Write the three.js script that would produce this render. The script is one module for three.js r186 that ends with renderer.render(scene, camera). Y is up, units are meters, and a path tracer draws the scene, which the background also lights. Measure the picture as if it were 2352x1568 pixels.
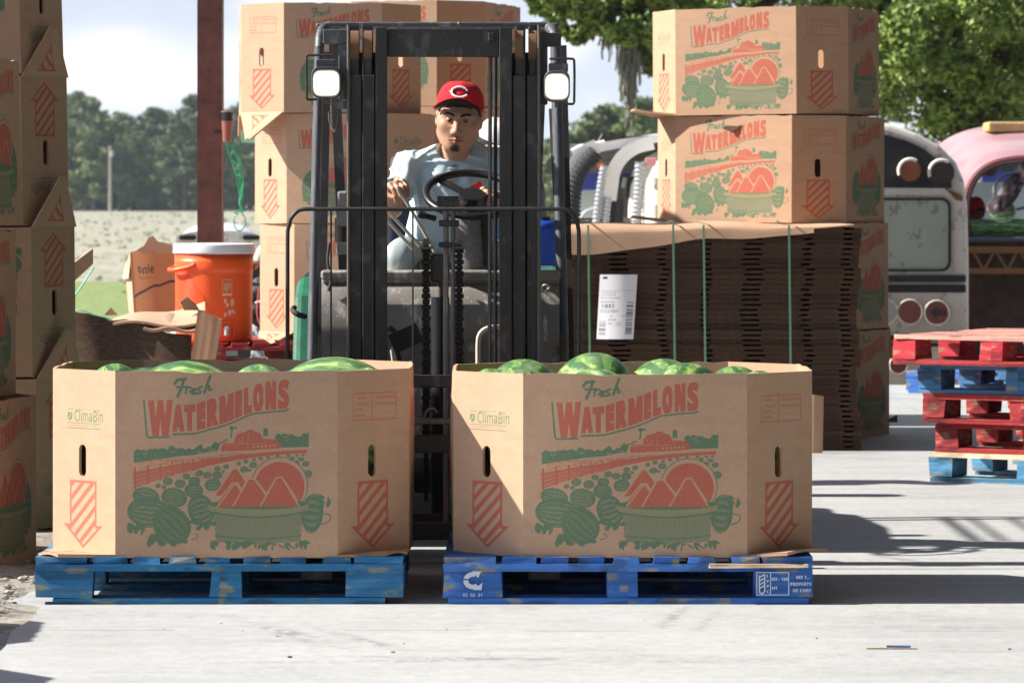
import * as THREE from 'three';
import { mergeGeometries } from 'three/addons/utils/BufferGeometryUtils.js';
import { RoundedBoxGeometry } from 'three/addons/geometries/RoundedBoxGeometry.js';

// ---------------------------------------------------------------- camera, sky, sun, exposure
const F = 8900, CX = 1176, HZ = 470, EYE = 1.32;          // photograph measured on a 2352 x 1568 grid: focal length, centre column, horizon row, eye height
const scene = new THREE.Scene();
const camera = new THREE.PerspectiveCamera(2 * Math.atan(1098 / F) * 180 / Math.PI, 2352 / 2196, 0.5, 6000);
camera.position.set(0, EYE, 0);
camera.setViewOffset(2352, 2196, 0, 628, 2352, 1568);      // level camera, lens shifted down
camera.focus = 13.8;
camera.userData.fStop = 9;
const SUN = new THREE.Vector3(-0.787, 0.617, 0.0).normalize();
const renderer = new THREE.WebGLRenderer({ antialias: true });
renderer.toneMapping = THREE.LinearToneMapping;
renderer.toneMappingExposure = 2.0;
renderer.shadowMap.enabled = true;
const sun = new THREE.DirectionalLight(0xfff6ea, 5);
sun.position.copy(SUN).multiplyScalar(60).add(new THREE.Vector3(0, 0, -16));
sun.target.position.set(0, 0, -16);
sun.castShadow = true; sun.shadow.radius = 1.6; sun.shadow.mapSize.set(4096, 4096);
Object.assign(sun.shadow.camera, { left: -30, right: 30, top: 30, bottom: -30, near: 1, far: 160 });
sun.name = 'sun'; scene.add(sun, sun.target);

// ---------------------------------------------------------------- seeded noise
function rng(seed) { let s = seed | 0; return () => { s = (s + 0x6d2b79f5) | 0; let t = Math.imul(s ^ (s >>> 15), 1 | s); t = (t + Math.imul(t ^ (t >>> 7), 61 | t)) ^ t; return ((t ^ (t >>> 14)) >>> 0) / 4294967296; }; }
const hash = (x, y, s) => { let h = Math.imul(x | 0, 374761393) ^ Math.imul(y | 0, 668265263) ^ Math.imul(s | 0, 2147483647 - 59); h = Math.imul(h ^ (h >>> 13), 1274126177); h ^= h >>> 16; return (h >>> 0) / 4294967296; };
const sm = (t) => t * t * (3 - 2 * t), mod = (a, n) => ((a % n) + n) % n, clamp = (x, a = 0, b = 1) => Math.min(b, Math.max(a, x)), lerp = (a, b, t) => a + (b - a) * t;
const step = (a, b, x) => sm(clamp((x - a) / (b - a)));
function vn(x, y, px = 0, py = 0, s = 1) {                  // value noise, periodic when px, py are given
  const i = Math.floor(x), j = Math.floor(y), u = sm(x - i), v = sm(y - j), w = (a) => px ? mod(a, px) : a, q = (a) => py ? mod(a, py) : a;
  return lerp(lerp(hash(w(i), q(j), s), hash(w(i + 1), q(j), s), u), lerp(hash(w(i), q(j + 1), s), hash(w(i + 1), q(j + 1), s), u), v);
}
function fbm(x, y, o = 4, p = 0, s = 1) { let a = 0, m = 0, k = 1; for (let i = 0; i < o; i++) { a += k * vn(x, y, p, p, s + i); m += k; k *= 0.5; x *= 2; y *= 2; p *= 2; } return a / m; }
function vn3(x, y, z, s = 1) { const k = Math.floor(z), f = sm(z - k); return lerp(vn(x, y, 0, 0, s + k * 17), vn(x, y, 0, 0, s + (k + 1) * 17), f); }
const s2l = (c) => (c <= 0.04045 ? c / 12.92 : Math.pow((c + 0.055) / 1.055, 2.4));

{ // one computed daylight sky: pale hazy blue with fair-weather cloud
  const W = 1536, H = 768, d = new Float32Array(W * H * 4), v = new THREE.Vector3();
  for (let r = 0; r < H; r++) for (let c = 0; c < W; c++) {
    const up = ((r + 0.5) / H - 0.5) * Math.PI, az = ((c + 0.5) / W - 0.5) * 2 * Math.PI;
    v.set(Math.cos(az) * Math.cos(up), Math.sin(up), Math.sin(az) * Math.cos(up));
    const o = (r * W + c) * 4; d[o + 3] = 1; if (v.y < -0.01) { d[o] = 0.28; d[o + 1] = 0.28; d[o + 2] = 0.26; continue; }
    const e = Math.max(0, v.y), cs = v.dot(SUN), haze = Math.exp(-e * 3.2), glow = Math.pow(Math.max(0, cs), 6) * 0.35;
    let R = lerp(0.13, 0.415, haze), G = lerp(0.21, 0.452, haze), B = lerp(0.38, 0.505, haze);
    const k = 1 / (e + 0.045), n = fbm(v.x * k * 0.9 + 11, v.z * k * 0.9 + 4, 5, 0, 7), n2 = fbm(az * 26, up * 60, 5, 0, 21);
    const low = step(0.12, 0.03, e), cover = lerp(step(0.50, 0.72, n), step(0.42, 0.60, n2), low), cl = 0.58;
    R = lerp(R, cl, cover * 0.85) + glow; G = lerp(G, cl, cover * 0.85) + glow; B = lerp(B, cl * 1.03, cover * 0.85) + glow * 0.9;
    d[o] = R; d[o + 1] = G; d[o + 2] = B;
  }
  const t = new THREE.DataTexture(d, W, H, THREE.RGBAFormat, THREE.FloatType);
  t.mapping = THREE.EquirectangularReflectionMapping; t.magFilter = t.minFilter = THREE.LinearFilter; t.needsUpdate = true;
  scene.background = t; scene.environment = t;
}
scene.fog = new THREE.FogExp2(0xcfdbe6, 0.00016);

// ---------------------------------------------------------------- helpers
const X = (px, D) => (px - CX) / F * D, Y = (py, D) => EYE - (py - HZ) / F * D, P = (px, py, D) => new THREE.Vector3(X(px, D), Y(py, D), -D);
const V = (x, y, z) => new THREE.Vector3(x, y, z);
const used = new Map();
const numbered = (n) => { const k = used.get(n) ?? 0; used.set(n, k + 1); return k ? n + '_' + String(k).padStart(3, '0') : n; };
function thing(name, label, category, [x, y, z] = [0, 0, 0], turn = 0, group) {
  const o = new THREE.Group(); o.name = numbered(name); scene.add(o); o.position.set(x, y, z); o.rotation.y = turn;
  o.userData = { label, category }; if (group) o.userData.group = group; return o;
}
function part(parent, name, geo, m, label) {
  const o = new THREE.Mesh(Array.isArray(geo) ? mergeGeometries(geo.map(flat), false) : geo, m); o.name = name; o.castShadow = o.receiveShadow = true;
  if (label) o.userData.label = label; parent.add(o); return o;
}
function solo(name, geo, m, label, category, group) { const o = part(scene, numbered(name), geo, m); o.userData = { label, category }; if (group) o.userData.group = group; return o; }
function structure(name, geo, m) { const o = part(scene, numbered(name), geo, m); o.userData = { kind: 'structure', label: name.replace(/_/g, ' '), category: 'ground' }; return o; }
function dup(root, [x, y, z], turn, label, group) { const r = root.clone(); r.name = numbered(root.name.replace(/_\d+$/, '')); scene.add(r); r.position.set(x, y, z); r.rotation.y = turn; r.userData = { ...root.userData, label: label ?? root.userData.label, group: group ?? root.userData.group }; return r; }
// every geometry that may be merged: non-indexed with position, normal, uv
function flat(g) { const n = g.index ? g.toNonIndexed() : g.clone(); for (const k of Object.keys(n.attributes)) if (!['position', 'normal', 'uv'].includes(k)) n.deleteAttribute(k); if (!n.attributes.normal) n.computeVertexNormals(); if (!n.attributes.uv) n.setAttribute('uv', new THREE.BufferAttribute(new Float32Array(n.attributes.position.count * 2), 2)); n.clearGroups(); return n; }
function metric(g, su = 1, sv = su) {                       // uv in metres from the dominant axis of the normal
  if (g.index) g = g.toNonIndexed();
  const p = g.attributes.position, n = g.attributes.normal, uv = new Float32Array(p.count * 2);
  for (let i = 0; i < p.count; i++) {
    const a = Math.abs(n.getX(i)), b = Math.abs(n.getY(i)), c = Math.abs(n.getZ(i)); let u, v;
    if (c >= a && c >= b) { u = p.getX(i); v = p.getY(i); } else if (a >= b) { u = p.getZ(i); v = p.getY(i); } else { u = p.getX(i); v = p.getZ(i); }
    uv[i * 2] = u * su; uv[i * 2 + 1] = v * sv;
  }
  g.setAttribute('uv', new THREE.BufferAttribute(uv, 2)); return g;
}
const box = (w, h, d, x = 0, y = 0, z = 0) => metric(new THREE.BoxGeometry(w, h, d).translate(x, y, z));
const rbox = (w, h, d, r, x = 0, y = 0, z = 0, seg = 1) => metric(new RoundedBoxGeometry(w, h, d, seg, Math.min(r, w / 2 - 1e-4, h / 2 - 1e-4, d / 2 - 1e-4)).translate(x, y, z));
function bar(a, b, r, seg = 10, r2 = r) {                  // round bar from a to b
  const d = b.clone().sub(a), g = new THREE.CylinderGeometry(r2, r, d.length(), seg, 1);
  g.applyQuaternion(new THREE.Quaternion().setFromUnitVectors(V(0, 1, 0), d.clone().normalize())); return g.translate((a.x + b.x) / 2, (a.y + b.y) / 2, (a.z + b.z) / 2);
}
function beam(a, b, w, t, up = V(0, 0, 1)) {               // rectangular bar from a to b
  const d = b.clone().sub(a), y = d.clone().normalize(), x = y.clone().cross(up).normalize(), z = x.clone().cross(y);
  const g = box(w, d.length(), t); g.applyMatrix4(new THREE.Matrix4().makeBasis(x, y, z).setPosition(a.clone().add(b).multiplyScalar(0.5))); return g;
}
const tube = (pts, r, seg = 40, rs = 8, closed = false, tension = 0.5) => new THREE.TubeGeometry(new THREE.CatmullRomCurve3(pts, closed, 'catmullrom', tension), seg, r, rs, closed);
function prism(pts, depth, bevel = 0) {                    // polygon in x, y pushed along z, centred
  const s = new THREE.Shape(pts.map(([x, y]) => new THREE.Vector2(x, y)));
  return metric(new THREE.ExtrudeGeometry(s, { depth, bevelEnabled: bevel > 0, bevelSize: bevel, bevelThickness: bevel, bevelSegments: 1 }).translate(0, 0, -depth / 2));
}
function sheet(nu, nv, fn, thick = 0) {                    // grid surface, fn(u, v) -> Vector3; with thickness it becomes a closed plate
  const g = new THREE.PlaneGeometry(1, 1, nu, nv), p = g.attributes.position, uv = g.attributes.uv;
  for (let i = 0; i < p.count; i++) { const q = fn(uv.getX(i), uv.getY(i)); p.setXYZ(i, q.x, q.y, q.z); }
  g.computeVertexNormals(); if (!thick) return g;
  const b = g.clone(), n = g.attributes.normal, q = b.attributes.position;
  for (let i = 0; i < p.count; i++) q.setXYZ(i, p.getX(i) - n.getX(i) * thick, p.getY(i) - n.getY(i) * thick, p.getZ(i) - n.getZ(i) * thick);
  const ix = b.index.array; for (let i = 0; i < ix.length; i += 3) { const t = ix[i]; ix[i] = ix[i + 1]; ix[i + 1] = t; }
  b.computeVertexNormals();
  const rim = [], at = (i, gg) => V().fromBufferAttribute(gg.attributes.position, i), W = nu + 1, edge = [];
  for (let i = 0; i < nu; i++) { edge.push([i + 1, i]); edge.push([nv * W + i, nv * W + i + 1]); }
  for (let j = 0; j < nv; j++) { edge.push([j * W, (j + 1) * W]); edge.push([(j + 1) * W + nu, j * W + nu]); }
  for (const [a, c] of edge) { const A = at(a, g), C = at(c, g), B = at(a, b), D = at(c, b); rim.push(A, B, C, C, B, D); }
  const e = new THREE.BufferGeometry().setFromPoints(rim); e.computeVertexNormals();
  return mergeGeometries([flat(g), flat(b), flat(e)], false);
}
// ---------------------------------------------------------------- textures and materials
function pix(w, h, fn, srgb = true) {                      // fn(x, y) -> [r, g, b] in 0..255 (top row first)
  const d = new Uint8Array(w * h * 4);
  for (let y = 0; y < h; y++) for (let x = 0; x < w; x++) { const c = fn(x, y), o = (y * w + x) * 4; d[o] = clamp(c[0], 0, 255); d[o + 1] = clamp(c[1], 0, 255); d[o + 2] = clamp(c[2], 0, 255); d[o + 3] = 255; }
  const t = new THREE.DataTexture(d, w, h); t.magFilter = t.minFilter = THREE.LinearFilter; t.wrapS = t.wrapT = THREE.RepeatWrapping; if (srgb) t.colorSpace = THREE.SRGBColorSpace; t.needsUpdate = true; return t;
}
const rep = (t, u, v = u) => { const c = t.clone(); c.repeat.set(u, v); c.needsUpdate = true; return c; };
function canvas(w, h, draw) { const c = document.createElement('canvas'); c.width = w; c.height = h; const g = c.getContext('2d'); draw(g, w, h); const t = new THREE.CanvasTexture(c); t.colorSpace = THREE.SRGBColorSpace; t.magFilter = t.minFilter = THREE.LinearFilter; return t; }
const std = (o) => new THREE.MeshStandardMaterial({ roughness: 0.8, ...o });
const rgb = (r, g, b) => new THREE.Color().setRGB(s2l(r / 255), s2l(g / 255), s2l(b / 255));
const grainBump = pix(256, 256, (x, y) => { const n = 255 * (0.6 * fbm(x / 16, y / 16, 4, 16, 3) + 0.4 * hash(x, y, 5)); return [n, n, n]; }, false);
const blotch = pix(512, 512, (x, y) => { const n = 190 + 65 * fbm(x / 64, y / 64, 5, 8, 31) + 10 * (hash(x, y, 2) - 0.5) - 26 * step(0.62, 0.75, fbm(x / 32, y / 32, 4, 16, 77)); return [n, n, n]; });
const dusty = pix(512, 512, (x, y) => {                     // dark machine paint with pale dust specks and scratches
  const n = fbm(x / 64, y / 64, 5, 8, 41), s = step(0.60, 0.78, fbm(x / 16, y / 32, 4, 32, 43)), k = hash(x >> 1, y >> 1, 9) > 0.994 ? 1 : 0;
  const v = 128 + 60 * n + 70 * s + 110 * k + 14 * (hash(x, y, 4) - 0.5); return [v, v * 0.985, v * 0.96]; });
const kraftC = [190, 156, 129];
function kraftAt(x, y, s = 1) { const n = fbm(x / 90, y / 40, 4, 0, 51) - 0.5, g = hash(x, y, 57) - 0.5, f = vn(x / 2.2, y / 9, 0, 0, 58) - 0.5, q = n * 12 + g * 12 + f * 10; return [kraftC[0] + q * s, kraftC[1] + q * s, kraftC[2] + q * s * 0.9]; }
const kraftTex = pix(512, 512, (x, y) => { const n = fbm(x / 64, y / 32, 4, 8, 51) - 0.5, g = hash(x, y, 57) - 0.5, q = n * 14 + g * 14; return [kraftC[0] + q, kraftC[1] + q, kraftC[2] + q]; });
const flute = pix(256, 256, (x, y) => { const a = 0.5 + 0.5 * Math.sin((y / 256) * Math.PI * 2 * 16), n = fbm(x / 16, y / 8, 3, 16, 71), v = 40 + 62 * a + 60 * (n - 0.5); return [v, v * 0.76, v * 0.60]; });  // dark bands put the shade inside the hollow fluting into the colour
const speck = pix(512, 512, (x, y) => { const n = 236 + 22 * fbm(x / 64, y / 64, 5, 8, 31) + 8 * (hash(x, y, 2) - 0.5) - 40 * step(0.66, 0.76, fbm(x / 16, y / 24, 4, 32, 77)); return [n, n * 0.985, n * 0.965]; });
const M = {
  kraft: std({ map: kraftTex, roughness: 0.88, bumpMap: grainBump, bumpScale: 0.0004 }),
  kraftEdge: std({ map: rep(kraftTex, 3), color: rgb(215, 205, 195), roughness: 0.95 }),
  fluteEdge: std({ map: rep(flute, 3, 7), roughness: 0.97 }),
  mastBlack: std({ map: dusty, color: rgb(90, 90, 95), roughness: 0.5, metalness: 0.15 }),
  frameGrey: std({ map: dusty, color: rgb(138, 146, 160), roughness: 0.5, metalness: 0.1 }),
  cowlGrey: std({ map: dusty, color: rgb(214, 212, 211), roughness: 0.7 }),
  columnGrey: std({ map: rep(blotch, 2), color: rgb(150, 150, 150), roughness: 0.75 }),
  steel: std({ map: dusty, color: rgb(170, 165, 158), roughness: 0.5, metalness: 0.3 }),
  rubber: std({ color: rgb(38, 38, 40), roughness: 0.65, bumpMap: grainBump, bumpScale: 0.0006 }),
  blackPlastic: std({ color: rgb(30, 30, 32), roughness: 0.38 }),
  rust: std({ map: rep(blotch, 4), color: rgb(140, 105, 80), roughness: 0.85 }),
  chain: std({ map: rep(blotch, 6), color: rgb(48, 40, 38), roughness: 0.75, metalness: 0.3 }),
  green: std({ map: rep(blotch, 3), color: rgb(38, 120, 92), roughness: 0.5 }),
  white: std({ map: speck, color: rgb(228, 228, 226), roughness: 0.5 }),
  paper: std({ color: rgb(232, 232, 236), roughness: 0.8 }),
  dark: std({ color: rgb(24, 23, 24), roughness: 0.85 }),
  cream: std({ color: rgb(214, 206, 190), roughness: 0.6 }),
  blackCloth: std({ color: rgb(34, 40, 60), roughness: 0.95 }),
};
// ---------------------------------------------------------------- the bins' print, drawn once per panel kind
const RED = '#bb5545', GRN = '#45755a', KR = 'rgb(190,156,129)';
function kraftBase(g, w, h) { const im = g.createImageData(w, h), d = im.data; for (let y = 0; y < h; y++) for (let x = 0; x < w; x++) { const c = kraftAt(x, y), o = (y * w + x) * 4; d[o] = c[0]; d[o + 1] = c[1]; d[o + 2] = c[2]; d[o + 3] = 255; } g.putImageData(im, 0, 0); }
function inkWear(g, w, h) { // fibres of the board showing through the ink
  const im = g.getImageData(0, 0, w, h), d = im.data;
  for (let y = 0; y < h; y++) for (let x = 0; x < w; x++) { const o = (y * w + x) * 4, k = 0.19 + 0.10 * hash(x, y, 91) + 0.12 * step(0.5, 0.8, vn(x / 3, y / 7, 0, 0, 92)), c = kraftAt(x, y); for (let i = 0; i < 3; i++) d[o + i] = lerp(d[o + i], c[i], k); }
  g.putImageData(im, 0, 0);
}
const poly = (g, pts, fill) => { g.beginPath(); pts.forEach(([x, y], i) => (i ? g.lineTo(x, y) : g.moveTo(x, y))); g.closePath(); g.fillStyle = fill; g.fill(); };
const curve = (g, pts, w, col) => { g.beginPath(); g.moveTo(...pts[0]); for (let i = 1; i < pts.length - 1; i++) { const mx = (pts[i][0] + pts[i + 1][0]) / 2, my = (pts[i][1] + pts[i + 1][1]) / 2; g.quadraticCurveTo(...pts[i], mx, my); } g.lineTo(...pts[pts.length - 1]); g.lineWidth = w; g.lineCap = g.lineJoin = 'round'; g.strokeStyle = col; g.stroke(); };
function title(g) {
  const L = [['W', 328, 535], ['A', 530, 630], ['T', 626, 722], ['E', 733, 810], ['R', 818, 912], ['M', 920, 1044], ['E', 1050, 1116], ['L', 1126, 1197], ['O', 1203, 1292], ['N', 1306, 1400], ['S', 1410, 1506]];
  const c = document.createElement('canvas'); c.width = 2063; c.height = 300; const o = c.getContext('2d');
  o.font = 'bold 300px sans-serif'; o.textBaseline = 'alphabetic'; o.fillStyle = o.strokeStyle = RED;
  for (const [ch, a, b] of L) { const m = o.measureText(ch), iw = m.actualBoundingBoxRight + m.actualBoundingBoxLeft, ih = m.actualBoundingBoxAscent + m.actualBoundingBoxDescent, sx = (b - a - 18) / iw, sy = 282 / ih;
    o.save(); o.translate(a + 9 + m.actualBoundingBoxLeft * sx, 9 + m.actualBoundingBoxAscent * sy); o.scale(sx, sy); o.fillText(ch, 0, 0); o.lineWidth = 26 / Math.max(sx, 0.4) * 0.7; o.lineJoin = 'miter'; o.strokeText(ch, 0, 0); o.restore(); }
  const top = [[328, 252], [534, 240], [535, 284], [640, 276], [740, 258], [830, 236], [920, 212], [1010, 186], [1110, 150], [1200, 118], [1300, 92], [1400, 79], [1510, 74]];
  const bot = [[328, 545], [520, 538], [535, 505], [690, 490], [800, 472], [910, 446], [1030, 404], [1110, 368], [1200, 338], [1300, 326], [1400, 318], [1510, 312]];
  const at = (T, x) => { for (let i = 1; i < T.length; i++) if (x <= T[i][0]) return lerp(T[i - 1][1], T[i][1], (x - T[i - 1][0]) / (T[i][0] - T[i - 1][0])); return T[T.length - 1][1]; };
  const wear = [[535, 528], [690, 512], [800, 494], [910, 468], [1030, 426], [1110, 390], [1195, 352], [1290, 346], [1390, 334], [1470, 335], [1500, 318]];
  curve(g, [[290, 252], [296, 320], [305, 420], [316, 552], [340, 556], [500, 548]], 15, GRN); curve(g, wear, 14, GRN);
  for (let x = 320; x < 1512; x += 1) { const a = at(top, x), b = at(bot, x); g.drawImage(c, x, 0, 1.5, 300, x, a, 1.5, b - a); }
  const S = [[[552, 108], [566, 78], [600, 72], [640, 62]], [[626, 66], [616, 110], [600, 160], [574, 212]], [[566, 138], [600, 134], [642, 128]], [[652, 122], [646, 150], [640, 182]], [[643, 150], [662, 124], [684, 128]], [[676, 166], [720, 158], [726, 134], [702, 136], [682, 160], [696, 182], [728, 172]], [[778, 124], [742, 130], [740, 146], [764, 156], [768, 178], [732, 176]], [[846, 44], [826, 100], [798, 172]], [[806, 150], [826, 120], [844, 122], [832, 162], [856, 152]]];
  S.forEach((s, i) => curve(g, s, i < 2 || i === 7 ? 24 : 18, GRN));
}
function melon(g, x, y, rx, ry, rot, stripes, seed) {
  g.save(); g.translate(x, y); g.rotate(rot); g.beginPath(); g.ellipse(0, 0, rx, ry, 0, 0, 7); g.fillStyle = 'rgba(69,117,90,0.62)'; g.fill(); g.lineWidth = Math.max(3, rx * 0.05); g.strokeStyle = GRN; g.stroke(); g.clip();
  const r = rng(seed); for (let i = 0; i < stripes; i++) { const k = (i + 0.5) / stripes * 2 - 1; g.beginPath(); for (let t = -1; t <= 1.001; t += 0.05) { const px = t * rx, py = k * ry * Math.sqrt(Math.max(0, 1 - t * t)) + (r() - 0.5) * ry * 0.10; t === -1 ? g.moveTo(px, py) : g.lineTo(px, py); } g.lineWidth = ry / stripes * 0.85; g.strokeStyle = GRN; g.stroke(); }
  g.restore();
}
function leaves(g, x0, x1, y, h, seed, n = 26) { const r = rng(seed); for (let i = 0; i < n; i++) { g.beginPath(); g.ellipse(lerp(x0, x1, r()), y + (r() - 0.5) * h, 14 + 26 * r(), 7 + 13 * r(), r() * 3, 0, 7); g.fillStyle = GRN; g.fill(); } }
const slice = (g, pts) => { poly(g, pts, RED); g.beginPath(); pts.forEach(([x, y], i) => (i ? g.lineTo(x, y) : g.moveTo(x, y))); g.lineWidth = 13; g.lineJoin = 'round'; g.strokeStyle = KR; g.stroke(); };
function basket(g, x0, x1, y0, y1) { // rim and tub
  const w = x1 - x0, cx = (x0 + x1) / 2;
  poly(g, [[x0 + w * 0.05, y0 + 60], [x1 - w * 0.05, y0 + 60], [x1 - w * 0.09, y1 - 20], [cx, y1], [x0 + w * 0.09, y1 - 20]], 'rgba(69,117,90,0.60)');
  g.beginPath(); g.ellipse(cx, y0 + 30, w / 2, 40, 0, 0, 7); g.fillStyle = GRN; g.fill();
  poly(g, [[x0, y0 + 30], [x0 + w * 0.1, y0 + 62], [cx, y0 + 78], [x1 - w * 0.1, y0 + 62], [x1, y0 + 30], [x1 - 20, y0 + 96], [cx, y0 + 136], [x0 + 20, y0 + 96]], 'rgb(139,140,106)');
  for (let i = 1; i < 22; i++) { const t = i / 22, a = x0 + w * (0.05 + 0.9 * t), b = x0 + w * (0.09 + 0.82 * t); curve(g, [[a, y0 + 100], [b, y1 - 26]], 3, 'rgba(69,117,90,0.7)'); }
  curve(g, [[x0 + 14, y0 + 92], [x0 + w * 0.25, y0 + 128], [cx, y0 + 140], [x1 - w * 0.25, y0 + 128], [x1 - 14, y0 + 92]], 14, GRN);
  curve(g, [[x0 + w * 0.08, y1 - 70], [cx, y1 - 30], [x1 - w * 0.08, y1 - 70]], 12, GRN);
  leaves(g, x0 - 10, x1 + 10, y1 + 8, 46, 77, 44);
}
const longArt = canvas(960, 793, (g, w, h) => {
  kraftBase(g, w, h); g.save(); g.scale(w / 1860, h / 1537); g.translate(-50, -8); title(g);
  const r = rng(5), hill = [[205, 765], [205, 668]]; for (let x = 230; x <= 915; x += 20) hill.push([x, 668 - (x - 230) * 0.05 - r() * 22 - (Math.abs(x - 520) < 30 ? 24 : 0) - (x > 720 && x < 790 ? 22 : 0) - (x > 860 ? 30 : 0)]); hill.push([985, 560], [1000, 566], [930, 600], [912, 655]); poly(g, hill, GRN);
  const hr = [[1430, 632], [1400, 590], [1385, 540], [1415, 515], [1440, 530]]; for (let x = 1450; x < 1670; x += 22) hr.push([x, 512 + r() * 18 + (x > 1540 && x < 1620 ? 22 : 0)]); hr.push([1670, 512], [1670, 632]); poly(g, hr, GRN);
  for (const [x, y] of [[300, 690], [540, 670], [860, 650], [1490, 575], [1480, 548], [760, 668]]) curve(g, [[x - 24, y - 6], [x, y + 6], [x + 22, y - 10]], 4, KR);
  curve(g, [[1030, 480], [1024, 520], [1018, 548]], 12, GRN); g.beginPath(); g.arc(1025, 470, 18, 0, 7); g.fillStyle = GRN; g.fill(); curve(g, [[1030, 470], [1066, 468]], 14, GRN); g.fillRect(1290, 490, 40, 50); g.beginPath(); g.arc(1310, 492, 20, 0, 7); g.fill();
  poly(g, [[938, 662], [940, 610], [960, 594], [1045, 594], [1050, 550], [1080, 515], [1150, 500], [1155, 486], [1210, 486], [1212, 500], [1260, 510], [1290, 560], [1395, 566], [1440, 608], [1430, 640], [1180, 654]], RED);
  for (const l of [[[1045, 600], [1280, 600]], [[1165, 510], [1160, 655]], [[940, 612], [1040, 600]], [[1290, 566], [1310, 600]], [[1080, 545], [1080, 590], [1120, 590], [1120, 545]]]) curve(g, l, 4, KR);
  for (let i = 0; i < 6; i++) { g.fillStyle = KR; g.fillRect(1200 + i * 34, 618 - i * 1.5, 18, 16); }
  const fence = (t, x) => { const u = (x - 205) / 1440, a = lerp(850, 664, 1 - (1 - u) ** 1.7), b = lerp(972, 680, 1 - (1 - u) ** 1.9); return lerp(a, b, t); };
  { const p = []; for (let x = 205; x <= 1645; x += 30) p.push([x, fence(-0.1, x)]); for (let x = 1645; x >= 205; x -= 30) p.push([x, fence(1, x)]); g.globalAlpha = 0.5; poly(g, p, RED); g.globalAlpha = 1; }
  for (const t of [0.05, 0.35, 0.65, 0.95]) { const p = []; for (let x = 205; x <= 1645; x += 30) p.push([x, fence(t, x)]); g.globalAlpha = 0.8; curve(g, p, lerp(20, 12, t), RED); g.globalAlpha = 1; }
  for (let x = 215, k = 0; x < 1300; x += lerp(110, 48, (x - 215) / 1100), k++) curve(g, [[x, fence(-0.35, x)], [x + 4, fence(0.5, x)], [x + 2, fence(1.05, x)]], lerp(17, 7, (x - 215) / 1100), RED);
  for (let i = 0; i < 120; i++) { const x = 230 + r() * 900, y = fence(-0.2 - r() * 0.6, x); curve(g, [[x, y], [x + 12 + r() * 34, y - 4]], 4, 'rgba(198,84,63,0.75)'); }
  for (const [x, y, s] of [[410, 950, 22], [460, 962, 20], [492, 912, 40], [648, 868, 30], [595, 930, 44], [756, 840, 32], [822, 858, 34], [715, 908, 48], [908, 805, 26], [905, 860, 40], [868, 938, 66], [980, 788, 24], [1130, 812, 32], [1085, 762, 18], [1145, 745, 20], [1205, 775, 32], [1175, 820, 14], [1268, 722, 16], [1330, 712, 14], [1410, 704, 14], [1500, 700, 16], [1530, 722, 18], [1570, 700, 12], [1612, 735, 18], [1645, 772, 28], [1658, 856, 40], [1620, 700, 12], [1570, 760, 22], [955, 828, 14], [1212, 732, 14], [1590, 725, 12]]) melon(g, x, y, s, s * 0.78, -0.1, s > 30 ? 4 : 2, x);
  melon(g, 710, 985, 76, 60, 0.1, 5, 3); melon(g, 310, 1040, 112, 74, 0.2, 5, 4); melon(g, 545, 1045, 105, 78, 0.15, 6, 6); melon(g, 770, 1150, 105, 135, -0.3, 6, 7); melon(g, 1700, 1180, 88, 160, 0.1, 5, 9);
  melon(g, 330, 1170, 175, 120, 0.1, 6, 8); leaves(g, 160, 300, 1310, 50, 11, 14); leaves(g, 330, 640, 1400, 80, 12, 30); leaves(g, 690, 880, 1270, 70, 13, 16); leaves(g, 1740, 1840, 1090, 120, 14, 8);
  g.save(); g.beginPath(); g.ellipse(525, 1275, 165, 145, 0.55, 0, 7); g.fillStyle = 'rgb(139,140,106)'; g.fill(); g.restore(); melon(g, 525, 1275, 165, 145, 0.75, 5, 10);
  curve(g, [[690, 1390], [740, 1385], [748, 1350], [715, 1345]], 8, GRN); curve(g, [[1780, 1270], [1850, 1250], [1855, 1190], [1800, 1185]], 10, GRN); curve(g, [[1760, 1090], [1800, 1060], [1780, 1030], [1750, 1060]], 7, GRN);
  g.beginPath(); g.arc(1425, 950, 236, 0, 7); g.fillStyle = KR; g.fill(); g.lineWidth = 8; g.strokeStyle = GRN; g.stroke(); g.beginPath(); g.arc(1425, 960, 208, 0, 7); g.fillStyle = RED; g.fill();
  slice(g, [[880, 1030], [1035, 805], [1075, 805], [1210, 1010]]); slice(g, [[880, 1110], [1030, 925], [1075, 925], [1200, 1110]]); slice(g, [[1025, 1120], [1165, 885], [1215, 885], [1400, 1120]]); slice(g, [[1250, 1130], [1400, 880], [1445, 880], [1600, 1110]]);
  basket(g, 822, 1672, 1070, 1430);
  g.save(); g.beginPath(); g.rect(0, 0, 2063, 1118); g.clip(); slice(g, [[900, 1125], [1045, 935], [1070, 935], [1180, 1125]]); slice(g, [[1030, 1130], [1165, 890], [1215, 890], [1390, 1130]]); slice(g, [[1255, 1135], [1400, 880], [1445, 880], [1590, 1120]]); g.restore();
  g.restore(); inkWear(g, w, h);
});
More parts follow.
